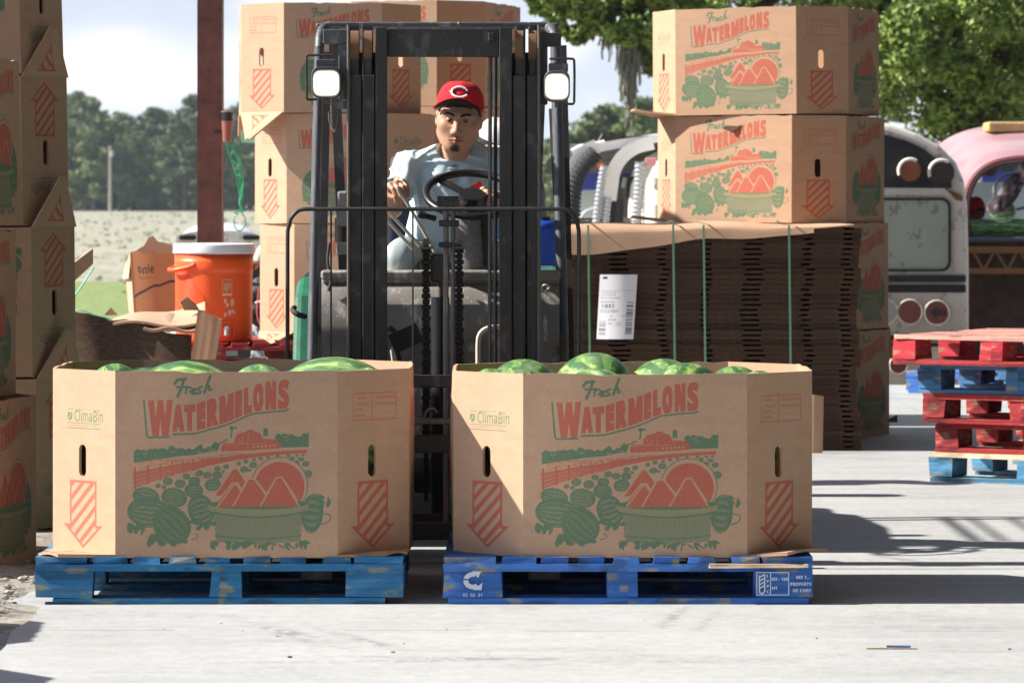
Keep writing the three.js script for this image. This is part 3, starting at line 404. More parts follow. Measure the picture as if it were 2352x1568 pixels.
{ const a = pallet('worn turquoise wooden pallet under the bin beside the dirt', X(500, PD), 0, PD + 0.508, 0.6 * R, WOOD.turquoise, { seed: 11, mid: 0.02, inset: 0.12 });
  const b = pallet('cobalt blue wooden pallet with white stencils under a bin', X(1444, PD), 0, PD + 0.508, 0, WOOD.cobalt, { seed: 21, mid: -0.02 });
  const stencil = (w, h, draw) => { const t = canvas(w, h, draw); return new THREE.MeshStandardMaterial({ map: t, transparent: true, roughness: 0.85, alphaTest: 0.4 }); };
  const logo = stencil(256, 256, (g) => { g.clearRect(0, 0, 256, 256); g.strokeStyle = g.fillStyle = '#cfdcea'; g.lineWidth = 40; g.beginPath(); g.arc(128, 92, 56, 0.85, 5.1); g.stroke(); poly(g, [[120, 10], [196, 8], [170, 68]], '#cfdcea'); poly(g, [[128, 176], [206, 110], [198, 176]], '#cfdcea'); g.clearRect(40, 76, 60, 12); g.font = 'bold 34px monospace'; g.textAlign = 'center'; g.fillText('02 02 21', 128, 232); });
  const text = stencil(512, 256, (g) => { g.clearRect(0, 0, 512, 256); g.strokeStyle = g.fillStyle = '#cfdcea'; g.lineWidth = 7; g.strokeRect(10, 14, 290, 210); g.beginPath(); g.moveTo(135, 14); g.lineTo(135, 224); g.stroke(); g.font = 'bold 40px sans-serif'; 'IPPC'.split('').forEach((c, i) => g.fillText(c, 98, 62 + i * 48)); g.lineWidth = 11; for (let i = 0; i < 4; i++) { g.beginPath(); g.moveTo(28, 170 - i * 36); g.lineTo(80, 134 - i * 34); g.stroke(); } g.beginPath(); g.moveTo(34, 40); g.lineTo(34, 200); g.lineTo(60, 214); g.lineTo(82, 190); g.lineTo(82, 30); g.stroke(); g.font = 'bold 42px sans-serif'; g.fillText('MX - 169', 142, 92, 152); g.fillText('HT', 146, 176); g.fillText('MX 1..', 366, 74, 130); g.fillText('PROPERTY', 312, 138, 196); g.fillText('OF CHEP', 336, 198, 168); });
  const z = 0.508 + 0.0065; part(b, 'stencil', new THREE.PlaneGeometry(0.105, 0.095).translate(-0.515, 0.066, z), logo); part(b, 'stencil', new THREE.PlaneGeometry(0.186, 0.09).translate(0.513, 0.066, z), text);
  part(b, 'splinter', chip(box(0.33, 0.012, 0.012, 0.43, 0.128, 0.512), 5, 0.003), WOOD.raw);
}
// pallet seen from its short side: boards run along the front, nine deep blocks between them
function blockPallet(label, x, y, d, turn, m, o) {
  const t = thing('pallet', label, 'pallet', [x, y, -d], turn, o.group), { w, dp, seed: s } = o, th = 0.022, bh = 0.0945, r = rng(s);
  for (const z of [dp / 2 - 0.06, 0, -dp / 2 + 0.06]) part(t, 'bottom_board', chip(box(w - 0.012 * r(), th, 0.115, 0, th / 2, z), s + 1, 0.004), o.low);
  for (const z of [dp / 2 - 0.095, 0, -dp / 2 + 0.095]) for (const x0 of [-w / 2 + 0.06, 0, w / 2 - 0.06]) part(t, 'block', chip(box(0.115, bh, 0.185, x0, th + bh / 2, z - 0.002 * r()), s + Math.floor(x0 * 9 + z * 50), 0.006), m);
  for (let i = 0; i < 7; i++) part(t, 'deck_board', chip(box(w - 0.02 * r(), th, 0.115, 0.004 * r(), th * 1.52 + bh, dp / 2 - 0.06 - i * (dp - 0.12) / 6), s + 30 + i, 0.005), o.deck);
  return t;
}
// stack of loose pallets at the right
{ const G = 'pallets stacked beside the buses', D0 = 18.5, e = 0.1405;
  const S = [[2135, 'sky', 'raw', 'lowest pallet, pale blue with a bare wood deck, on the concrete'], [2146, 'darkRed', 'darkRed', 'dark red pallet directly on the pale blue one'], [2120, 'darkRed', 'darkRed', 'dark red pallet in the middle of the stack'], [2106, 'midBlue', 'midBlue', 'chipped blue pallet second from the top'], [2054, 'red', 'rawPink', 'bright red pallet with pale worn deck on top of the stack']];
  S.forEach(([px, m, dk, lab], k) => { const turn = -30 * R, w = 1.016, dp = 1.2, v = V(-w / 2, 0, dp / 2).applyAxisAngle(V(0, 1, 0), turn), d = D0 + [0, 0.02, -0.02, 0.01, -0.06][k]; blockPallet(lab, X(px, d) - v.x, k * e, d + v.z, turn + [0, 0.5, -0.6, 0.8, -1][k] * R, WOOD[m], { seed: 40 + k * 7, deck: WOOD[dk], group: G, w, dp, low: k === 4 ? WOOD.darkRed : WOOD[m] }); });
  const t = -30 * R, v = V(-0.6, 0, 0.5).applyAxisAngle(V(0, 1, 0), t); pallet('blue pallet on the concrete behind the pallet stack', X(2086, 27.2) - v.x, 0, 27.2 + v.z, t, WOOD.cobalt, { seed: 90, bw: 0.11, group: undefined });
}
// red pallets under the cooler
for (let k = 0; k < 4; k++) pallet(['lowest red pallet under the orange cooler', 'second red pallet under the orange cooler', 'third red pallet under the orange cooler', 'top red pallet the orange cooler stands on'][k], X(476, 21), k * 0.144, 21.35, (4 + k) * R, k === 3 ? WOOD.darkRed : WOOD.red, { seed: 60 + k, group: 'red pallets under the cooler', bh: 0.078 });
// ---------------------------------------------------------------- forklift
const FK = thing('forklift', 'dark grey and green forklift with its lamps lit, driven towards the pallets', 'forklift', [X(1020, 14.2), 0, -14.2]);
{ const B = FK.position, L = (g) => g.translate(-B.x, -B.y, -B.z), put = (n, g, m, par = FK) => part(par, n, L(Array.isArray(g) ? mergeGeometries(g.map(flat)) : g), m);
  // px box: rectangle in picture pixels at distance D (front face), going back dep
  const pb = (x0, x1, y0, y1, D, dep, r = 0.004) => { const a = P(x0, y0, D), b = P(x1, y1, D), w = b.x - a.x, h = a.y - b.y; return rbox(w, h, dep, Math.min(r, w / 3, h / 3, dep / 3), (a.x + b.x) / 2, (a.y + b.y) / 2, -D - dep / 2); };
  const q = (x, y, D) => P(x, y, D), DM = 14.18;
  // mast: nested channels each side
  for (const s of [0, 1]) {
    const C = s ? [[1147, 1176], [1178, 1207], [1210, 1236]] : [[862, 889], [832, 860], [801, 830]];
    C.forEach(([a, b], k) => { const top = k === 0 ? 62 : 57, d = DM + k * 0.012, out = s ? 1 : -1, m = put('mast_rail', [pb(a, b, k === 0 ? top : 172, 1320, d, 0.02, 0.003), pb(a + 6, b - 6, top, 1320, d + 0.021, 0.09, 0.002), pb(s ? b - 6 : a, s ? b : a + 6, top, 1320, d + 0.021, 0.10, 0.002)], M.mastBlack);
      if (k) { const c = (a + b) / 2, p = q(c, 104, d + 0.06), g = new THREE.CylinderGeometry(0.066, 0.066, 0.03, 24).rotateZ(Math.PI / 2).translate(p.x, p.y, p.z); part(m, 'sheave', L(g), M.rust); void out; } });
    put('mast_edge', bar(q(s ? 1238 : 800, 57, DM + 0.006), q(s ? 1238 : 800, 1320, DM + 0.006), 0.006, 8), M.steel);
  }
  put('mast_web', pb(803, 888, 120, 1320, DM + 0.125, 0.02), M.mastBlack); put('mast_web', pb(1148, 1234, 120, 1320, DM + 0.125, 0.02), M.mastBlack);
  put('mast_crossbeam', [pb(889, 1147, 65, 130, DM + 0.03, 0.06), pb(1121, 1136, 75, 95, DM + 0.015, 0.02)], M.mastBlack);
  put('mast_crossbeam', pb(830, 1210, 1180, 1240, DM + 0.13, 0.05), M.mastBlack);
  put('mast_bracket', [pb(741, 797, 67, 100, DM + 0.05, 0.07), pb(777, 801, 99, 228, DM + 0.06, 0.05), pb(775, 801, 231, 250, DM + 0.04, 0.05)], M.frameGrey);
  put('mast_bracket', [pb(1240, 1289, 75, 106, DM + 0.05, 0.07), pb(1240, 1258, 99, 240, DM + 0.06, 0.05)], M.mastBlack);
  // overhead guard
  const gl = (pts, r) => tube(pts, r, 30, 10);
  put('guard_leg', [bar(q(713, 960, 14.75), q(733, 110, 15.02), 0.019, 12), gl([q(733, 112, 15.02), q(735, 84, 15.05), q(742, 66, 15.1), q(760, 58, 15.2)], 0.019)], M.frameGrey);
  put('guard_leg', [bar(q(1298, 960, 14.75), q(1276, 110, 15.02), 0.021, 12), gl([q(1276, 112, 15.02), q(1274, 84, 15.05), q(1266, 66, 15.1), q(1250, 58, 15.2)], 0.02)], M.frameGrey);
  put('guard_plate', beam(q(733, 930, 14.86), q(750, 120, 15.12), 0.035, 0.02), M.mastBlack); put('guard_plate', beam(q(1312, 930, 14.86), q(1292, 105, 15.12), 0.032, 0.02), M.mastBlack);
  put('guard_sunlit_strip', beam(q(1286, 700, 14.83), q(1264, 250, 14.98), 0.012, 0.012), M.steel);  // pale strip stands in for sunlight along the right leg
  put('guard_front_bar', pb(745, 1262, 50, 62, 15.12, 0.06, 0.012), M.frameGrey); put('guard_side_bar', pb(725, 745, 52, 66, 15.2, 1.15, 0.012), M.frameGrey); put('guard_side_bar', pb(1262, 1282, 52, 66, 15.2, 1.15, 0.012), M.frameGrey);
  for (let i = 0; i < 5; i++) put('guard_slat', pb(790 + i * 100, 806 + i * 100, 55, 62, 15.2, 1.15, 0.004), M.frameGrey);
  put('guard_rear_bar', pb(735, 1275, 52, 66, 16.36, 0.05, 0.012), M.frameGrey);
  put('guard_rear_leg', beam(q(790, 640, 16.2), q(765, 64, 16.38), 0.04, 0.05), M.mastBlack); put('guard_rear_leg', beam(q(1225, 640, 16.2), q(1248, 64, 16.38), 0.04, 0.05), M.mastBlack);
  put('bolt', new THREE.SphereGeometry(0.008, 8, 6).translate(...q(1055, 54, 15.1).toArray()), M.steel);
  const rr2 = (x0, x1, y0, y1, c, D, dep) => { const a = P(x0, y1, D), b = P(x1, y0, D), k = c / F * D, sh = new THREE.Shape(); sh.moveTo(a.x + k, a.y); sh.lineTo(b.x - k, a.y); sh.quadraticCurveTo(b.x, a.y, b.x, a.y + k); sh.lineTo(b.x, b.y - k); sh.quadraticCurveTo(b.x, b.y, b.x - k, b.y); sh.lineTo(a.x + k, b.y); sh.quadraticCurveTo(a.x, b.y, a.x, b.y - k); sh.lineTo(a.x, a.y + k); sh.quadraticCurveTo(a.x, a.y, a.x + k, a.y); return metric(new THREE.ExtrudeGeometry(sh, { depth: dep, bevelEnabled: true, bevelSize: 0.002, bevelThickness: 0.004, bevelSegments: 2, curveSegments: 6 }).translate(0, 0, -D - dep)); };
  // work lamps
  const lens = new THREE.MeshStandardMaterial({ color: 0xffffff, emissive: rgb(255, 240, 214), emissiveIntensity: 0.66, roughness: 0.3 });
  for (const [x0, x1, y0, y1, lp] of [[716, 781, 154, 224, [[762, 127], [704, 127], [704, 228], [728, 228]]], [1 && 1251, 1308, 163, 232, [[1262, 135], [1319, 135], [1319, 238], [1296, 238]]]]) {
    const h = put('work_lamp', [rr2(x0, x1, y0, y1, 20, DM - 0.02, 0.07), pb(x0 + 9, x0 + 54, y0 - 18, y0 + 2, DM, 0.05), pb((x0 + x1) / 2 - 5, (x0 + x1) / 2 + 5, y1 - 2, y1 + 14, DM + 0.01, 0.03)], M.frameGrey);
    part(h, 'lens', L(rr2(x0 + 5, x1 - 4, y0 + 10, y1 - 6, 17, DM - 0.03, 0.012)), lens); part(h, 'lens_glow_ring', L(rr2(x0 + 2.5, x1 - 1.5, y0 + 7, y1 - 3, 19, DM - 0.027, 0.008)), M.cream);  // cream ring paints the warm edge of the lamp glow
    part(h, 'lamp_guard', L(tube(lp.map(([x, y]) => q(x, y, DM - 0.03)).flatMap((p, i, a) => i && i < a.length - 1 ? [p.clone().lerp(a[i - 1], 0.12), p.clone().lerp(a[i + 1], 0.08)] : [p]), 0.0052, 40, 6)), M.mastBlack);
    const li = new THREE.SpotLight(0xfff0d8, 0.6, 0, 0.9, 0.6); li.name = 'lamp_light'; const c = q((x0 + x1) / 2, (y0 + y1) / 2, DM - 0.05).sub(B); li.position.copy(c); li.target.position.set(c.x, c.y - 1.2, c.z + 4); li.castShadow = true; li.shadow.radius = 2; FK.add(li, li.target);
  }
  // load backrest and carriage
  const DB = 14.05, bk = [[660, 1010], [660, 560], [661, 525], [668, 500], [682, 485], [705, 480], [995, 480], [1285, 480], [1308, 485], [1322, 500], [1329, 525], [1330, 560], [1330, 1010]].map(([x, y]) => q(x, y, DB));
  put('load_backrest', tube(bk, 0.0075, 120, 8, false, 0.2), M.mastBlack);
  for (const x of [760, 856, 948, 1044, 1136, 1228]) put('backrest_rod', bar(q(x, 482, DB), q(x + (x > 1200 ? -2 : 0), 1000, DB), 0.0038, 6), x === 948 || x === 1136 ? M.frameGrey : M.mastBlack);
  put('carriage_bar', pb(655, 1335, 862, 890, DB, 0.05, 0.006), M.mastBlack); put('carriage_bar', pb(655, 1335, 962, 975, DB, 0.05, 0.006), M.steel); put('carriage_bar', pb(655, 1335, 1000, 1040, DB + 0.02, 0.05, 0.006), M.mastBlack); put('carriage_bar', pb(655, 1335, 1200, 1235, DB, 0.05, 0.006), M.mastBlack);
  put('latch', tube([q(975, 960, DB - 0.01), q(980, 944, DB - 0.02), q(995, 938, DB - 0.02), q(1004, 948, DB - 0.01)], 0.005, 16, 6), M.steel);
  for (const x of [760, 1245]) put('fork', [rbox(0.11, 0.55, 0.045, 0.006, X(x, DB), 0.36, -DB + 0.045), rbox(0.11, 0.036, 1.0, 0.006, X(x, DB), 0.073, -DB + 0.52)], M.mastBlack);
  // lift pipes, chains, cylinder
  put('lift_pipe', bar(q(1024, 478, 14.3), q(1024, 1200, 14.3), 0.011, 10), M.cowlGrey); put('lift_pipe', bar(q(1040, 478, 14.3), q(1040, 1200, 14.3), 0.008, 10), M.cowlGrey);
  for (const [a, b, c, d] of [[1004, 1053, 450, 474], [1008, 1054, 505, 520], [1007, 1055, 556, 568]]) put('pipe_clamp', pb(a, b, c, d, 14.26, 0.06), M.mastBlack);
  put('hydraulic_hose', bar(q(1126, 131, 14.27), q(1124, 1010, 14.27), 0.0075, 10), M.steel); put('hydraulic_hose', bar(q(1138, 131, 14.31), q(1137, 1010, 14.31), 0.007, 10), M.rubber);
  for (const [a, b] of [[968, 989], [1044, 1065]]) { const c = put('chain', pb(a + 5, b - 5, 566, 1150, 14.27, 0.012, 0.001), M.chain); for (let y = 570, k = 0; y < 1010; y += 13, k++) part(c, 'chain_link', L(pb(a + (k % 2 ? 2 : 0), b - (k % 2 ? 2 : 0), y, y + 11.5, 14.262, 0.02, 0.003)), M.chain); put('chain_anchor', [pb(a - 6, b + 6, 566, 572, 14.25, 0.05), pb(a + 4, b - 4, 548, 566, 14.27, 0.02), pb(a + 1, b - 1, 556, 561, 14.26, 0.035)], M.steel); }
  put('lift_cylinder', bar(q(1011, 1200, 14.36), q(1011, 682, 14.36), 0.034, 20), std({ map: dusty, color: rgb(38, 40, 58), roughness: 0.5 })); put('cylinder_rod', bar(q(1011, 690, 14.36), q(1011, 600, 14.36), 0.011, 12), M.steel); put('cylinder_head', pb(988, 1032, 583, 648, 14.3, 0.08, 0.01), M.mastBlack);
  put('cowl_pipe', tube([q(1098, 860, 14.5), q(1098, 790, 14.5), q(1102, 768, 14.5), q(1114, 756, 14.5), q(1136, 751, 14.52), q(1160, 752, 14.6)], 0.0095, 30, 10), M.cream);
  // body: cowl, floor, frame, counterweight
  const cow = sheet(20, 14, (u, v) => { const yy = lerp(1200, 621, v), D = 14.72 + (v > 0.94 ? (v - 0.94) * 2.4 : v < 0.78 ? 0 : (v - 0.78) * 0.35) + (v < 0.72 ? 0.06 * sm(clamp((0.72 - v) / 0.08)) : 0); return q(lerp(738, 1285, u), yy, D); }, 0.01);
  put('front_cowl', metric(cow), M.cowlGrey); put('cowl_lip', pb(736, 1287, 620, 643, 14.7, 0.05, 0.012), M.cowlGrey);
  put('floor_plate', pb(740, 1284, 640, 650, 14.78, 0.7), M.cowlGrey);
  const gm = M.green; put('body_side', L(new THREE.ExtrudeGeometry(new THREE.Shape([V(0, 0, 0), V(0, 0.46, 0), V(0.12, 0.70, 0), V(0.3, 0.76, 0), V(0.85, 0.78, 0), V(1.5, 0.74, 0), V(1.75, 0.5, 0), V(1.75, 0, 0)].map((v) => new THREE.Vector2(v.x, v.y))), { depth: 0.12, bevelEnabled: true, bevelSize: 0.03, bevelThickness: 0.03, bevelSegments: 3 }).rotateY(Math.PI / 2).translate(X(672, 15) + 0.03, 0.24, -14.98)).translate(B.x, B.y, B.z), gm);
  put('body_side', L(new THREE.ExtrudeGeometry(new THREE.Shape([V(0, 0, 0), V(0, 0.76, 0), V(0.85, 0.8, 0), V(1.5, 0.75, 0), V(1.75, 0.55, 0), V(1.75, 0, 0)].map((v) => new THREE.Vector2(v.x, v.y))), { depth: 0.12, bevelEnabled: true, bevelSize: 0.03, bevelThickness: 0.03, bevelSegments: 3 }).rotateY(Math.PI / 2).translate(X(1290, 15) - 0.15, 0.24, -14.98)).translate(B.x, B.y, B.z), gm);
  put('fuel_hose', tube([q(676, 706, 14.92), q(672, 712, 14.9), q(684, 722, 14.88), q(702, 727, 14.9)], 0.011, 16, 8), M.rubber);
  put('engine_hood', pb(760, 1265, 640, 1100, 15.35, 1.1, 0.04), M.cowlGrey); put('counterweight', pb(745, 1285, 660, 1130, 16.4, 0.5, 0.08), gm);
  const seatM = M.blackCloth; put('seat_cushion', pb(880, 1130, 604, 640, 15.0, 0.5, 0.05), seatM); put('seat_back', pb(885, 1125, 430, 630, 15.42, 0.1, 0.06), seatM);
  for (const [x, D, r] of [[735, 14.55, 0.3], [1285, 14.55, 0.3], [775, 16.1, 0.24], [1245, 16.1, 0.24]]) { const w = new THREE.Group(); w.name = 'wheel'; FK.add(w); const tg = new THREE.TorusGeometry(r * 0.72, r * 0.28, 12, 36).scale(1, 1, 1.1).rotateY(Math.PI / 2).translate(X(x, D) - B.x, r, -D - B.z); part(w, 'tyre', tg, M.rubber); part(w, 'rim', new THREE.CylinderGeometry(r * 0.55, r * 0.55, 0.14, 24).rotateZ(Math.PI / 2).translate(X(x, D) - B.x, r, -D - B.z), M.steel); }
  put('axle', bar(P(735, 0, 14.55).setY(0.3), P(1285, 0, 14.55).setY(0.3), 0.07, 14), M.mastBlack);
  // pedals box, side box, brackets seen through the mast
  put('pedal_box', L(box(0.115, 0.075, 0.06).rotateZ(0.42).translate(...q(932, 776, 14.6).toArray())).translate(B.x, B.y, B.z), M.blackPlastic); put('pedal_lever', [bar(q(893, 752, 14.6), q(918, 772, 14.6), 0.012, 8), bar(q(905, 795, 14.62), q(918, 840, 14.62), 0.016, 8)], M.mastBlack); put('pedal_lever', bar(q(899, 803, 14.58), q(903, 832, 14.58), 0.007, 6), M.cream);
  put('side_box', pb(773, 800, 438, 520, 14.9, 0.1, 0.012), M.columnGrey); put('side_box', pb(772, 800, 556, 584, 14.9, 0.08, 0.008), M.columnGrey); put('filter_can', bar(q(786, 500, 14.95), q(786, 556, 14.95), 0.03, 18), M.blackPlastic);
  put('hook', tube([q(1246, 670, 14.7), q(1244, 660, 14.68), q(1252, 654, 14.67), q(1262, 660, 14.68), q(1250, 670, 14.69)], 0.004, 20, 6), M.cream);
  put('cable', tube([q(756, 560, 14.8), q(752, 600, 14.78), q(760, 640, 14.76), q(754, 668, 14.75)], 0.006, 20, 6), M.rubber); put('cable', tube([q(775, 232, 14.3), q(778, 262, 14.4), q(770, 302, 14.6), q(757, 280, 14.8), q(755, 258, 14.9)], 0.004, 24, 6), M.rubber);
  // grass and roots caught on the right leg
  const r = rng(9), tw = []; for (let i = 0; i < 70; i++) { const a = q(1284 + r() * 16, 770 + r() * 50, 14.74), b = a.clone().add(V((r() - 0.5) * 0.05, (r() - 0.5) * 0.06, 0.02 * r())); tw.push(bar(a, b, 0.0012, 4)); } const tg = put('caught_roots', tw, std({ color: rgb(120, 108, 92), roughness: 1 })); tg.userData.kind = 'stuff';
  // steering, levers
  const DW = 14.74, wc = q(1084, 447, DW), wq = new THREE.Quaternion().setFromEuler(new THREE.Euler(-1.08, 0.05, 0.06)), wl = (g) => g.applyQuaternion(wq).translate(wc.x, wc.y, wc.z);
  const sw = put('steering_wheel', [wl(new THREE.TorusGeometry(0.176, 0.0145, 12, 56)), wl(new THREE.CylinderGeometry(0.05, 0.06, 0.05, 24).rotateX(Math.PI / 2).translate(0, -0.01, -0.015)), ...[0.15, 2.3, 4.2].map((a) => wl(box(0.135, 0.026, 0.014, 0.1, 0, -0.008).rotateZ(a)))], M.blackPlastic); void sw;
  put('steering_column', sheet(18, 8, (u, v) => { const a = u * Math.PI * 2, p = q(lerp(1083, 1075, v), lerp(640, 478, v), 14.82), rx = lerp(0.074, 0.062, v); return p.add(V(Math.cos(a) * rx, 0, -Math.sin(a) * 0.055)); }), M.columnGrey);
  put('column_boot', bar(q(1120, 610, 14.78), q(1112, 478, 14.78), 0.013, 10), M.rubber); put('indicator_stalk', [bar(q(962, 492, 14.72), q(1000, 502, 14.74), 0.011, 10), bar(q(962, 492, 14.72), q(976, 495, 14.72), 0.015, 10)], M.blackPlastic); put('dash_module', pb(1000, 1046, 462, 479, 14.7, 0.05, 0.006), M.blackPlastic);
  for (const pts of [[[914, 428], [917, 440], [932, 462], [966, 520], [998, 578]], [[880, 470], [892, 485], [930, 527], [966, 568]], [[878, 490], [892, 508], [920, 540], [950, 574]]]) put('control_lever', tube(pts.map(([x, y], i) => q(x, y, 14.72 + i * 0.01)), 0.0065, 24, 8), M.cream);
  for (const [x, n] of [[953, 7], [972, 6]]) for (let i = 0; i < n; i++) put('lever_boot', new THREE.TorusGeometry(0.02, 0.0045, 6, 16).rotateX(Math.PI / 2).translate(...q(x, 602 + i * 4.6, 14.84).toArray()), M.steel);
}
// ---------------------------------------------------------------- flattened bins, strapped
{ const D = 20.8, x0 = X(1308, D), x1 = X(1972, D), n = 44, ph = 0.0272, dep = 1.1, t = thing('flattened_bin_bundle', 'strapped bundle of flattened brown bins with a white barcode label', 'cardboard bundle', [(x0 + x1) / 2, 0, -D]);
  const w = x1 - x0, slots = [[1420, 42], [1521, 18], [1621, 18], [1726, 42], [1853, 20], [1944, 22]].map(([p, q]) => [X(p, D) - (x0 + x1) / 2, q / F * D / 2]);
  const make = (seed) => { const r = rng(seed), gs = [box(w + (r() - 0.5) * 0.01, 0.0145, dep, 0, 0.00725, -dep / 2)]; let a = -w / 2; const cut = [...slots, [w / 2, 0]]; for (const [c, h] of cut) { const off = h ? (r() - 0.5) * 0.016 : 0; const b = c - h + off; if (b > a) gs.push(box(b - a, 0.0115, dep, (a + b) / 2, 0.0145 + 0.0061, -dep / 2 + (r() - 0.5) * 0.006)); a = c + h + off; } gs.push(box(w - 0.05, 0.0105, dep - 0.5, 0, 0.0201, -dep / 2 - 0.25)); return mergeGeometries(gs.map(flat)); };
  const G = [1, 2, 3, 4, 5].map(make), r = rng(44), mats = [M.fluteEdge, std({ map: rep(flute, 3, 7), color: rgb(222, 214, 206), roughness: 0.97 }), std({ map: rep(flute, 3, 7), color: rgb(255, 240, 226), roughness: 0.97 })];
  let jx = 0, jz = 0; for (let i = 0; i < n; i++) { if (i % 4 === 0) { jx = (r() - 0.5) * 0.04; jz = (r() - 0.5) * 0.012; } const m = part(t, 'flattened_bin', G[i % 5], mats[Math.floor(r() * 3)]); m.position.set(jx + (r() - 0.5) * 0.012, i * ph, jz + (r() - 0.5) * 0.008); }
  const top = n * ph, tp = sheet(30, 10, (u, v) => { const x = lerp(-w / 2 - 0.01, w / 2 - 0.22 * (v < 0.3 ? 1 : 0) - 0.02, u), k = v < 0.3 ? v / 0.3 : 1, fold = lerp(0.125, 0.0, u) + 0.03 + 0.012 * Math.sin(u * 9); return k < 1 ? V(x, top + 0.012 - (1 - k) * fold - 0.004 * Math.sin(u * 20), 0.014 + 0.012 * (1 - k)) : V(x, top + 0.012 + 0.02 * Math.sin(u * 3.1) * (v - 0.3) + 0.006 * Math.sin(u * 14), -(v - 0.3) / 0.7 * dep + 0.01); }, 0.008);
  part(t, 'top_sheet', metric(tp), M.kraft, 'smooth light brown cover sheet folded over the front');
  const sg = new THREE.MeshStandardMaterial({ color: rgb(120, 172, 140), roughness: 0.4 }); for (const p of [1357, 1552, 1622, 1818]) { const x = X(p, D) - (x0 + x1) / 2; part(t, 'strap', [box(0.011, top + 0.01, 0.0015, x, top / 2 + 0.01, 0.033).applyMatrix4(new THREE.Matrix4().makeShear(0, 0, -0.012, 0, 0, 0)), box(0.011, 0.0015, dep + 0.03, x - 0.012, top + 0.036, -dep / 2 + 0.02)], sg); }
  const lab = canvas(420, 700, (g, w, h) => { g.fillStyle = '#e4e4ea'; g.fillRect(0, 0, w, h); g.fillStyle = '#34343c'; g.font = '20px serif'; g.fillRect(36, 24, 50, 24); g.fillRect(20, 172, 372, 2); g.fillText('IP WATERMELON', 26, 200); g.fillText('36X 2W BIN BTM', 26, 228); g.font = '24px serif'; g.fillText('KK 31-24 W.M BIN', 26, 262); g.fillText('650520010181', 26, 304); for (let i = 0; i < 40; i++) if (hash(i, 1, 5) > 0.4) g.fillRect(30 + i * 4, 318, 2 + (i % 2), 44); g.font = '46px serif'; g.fillText('57215001', 26, 412); g.font = '26px serif'; g.fillText('42', 140, 456); g.fillText('018', 270, 456); g.fillText('205540', 120, 498); g.fillText('EK4', 118, 540); g.font = '34px serif'; g.fillText('UN', 216, 548); g.strokeRect(206, 514, 120, 46); for (let i = 0; i < 60; i++) { if (hash(i, 2, 5) > 0.35) g.fillRect(320, 290 + i * 6, 76, 3 + (i % 3)); if (i < 26 && hash(i, 3, 5) > 0.35) g.fillRect(20, 500 + i * 6, 76, 3 + (i % 3)); } });
  const lg = sheet(10, 12, (u, v) => V(lerp(lerp(1370, 1378, v), lerp(1454, 1464, v), u) * D / F - CX * D / F - (x0 + x1) / 2, lerp(Y(778, D), Y(630, D), v), 0.034 + 0.02 * Math.sin(u * 2.6) + 0.02 * (1 - v) * u));
  part(t, 'shipping_label', lg, std({ map: lab, roughness: 0.7 }));
  const e = thing('cardboard_offcut', 'small brown cardboard offcut leaning on the strapped bundle', 'cardboard', [X(1864, 20.6), 0, -20.6]); part(e, 'panel', metric(sheet(6, 8, (u, v) => V((u - 0.5) * 0.12 + 0.01 * v, v * (0.32 - 0.02 * u), -0.05 * v + 0.02 * Math.sin(u * 3)), 0.008)), M.kraft);
}
// ---------------------------------------------------------------- people: smooth distance fields meshed with surface nets
const smin = (a, b, k) => { const h = Math.max(k - Math.abs(a - b), 0) / k; return Math.min(a, b) - h * h * k * 0.25; };
const smax = (a, b, k) => -smin(-a, -b, k);
function cap(p, a, b, ra, rb) { const bx = b.x - a.x, by = b.y - a.y, bz = b.z - a.z, px = p.x - a.x, py = p.y - a.y, pz = p.z - a.z, h = clamp((px * bx + py * by + pz * bz) / (bx * bx + by * by + bz * bz + 1e-12)); return Math.hypot(px - bx * h, py - by * h, pz - bz * h) - lerp(ra, rb, h); }
function ell(p, c, r) { const x = (p.x - c.x) / r.x, y = (p.y - c.y) / r.y, z = (p.z - c.z) / r.z, k = Math.sqrt(x * x + y * y + z * z), g = Math.sqrt((x / r.x) ** 2 + (y / r.y) ** 2 + (z / r.z) ** 2); return k < 1e-6 ? -Math.min(r.x, r.y, r.z) : k * (k - 1) / g; }
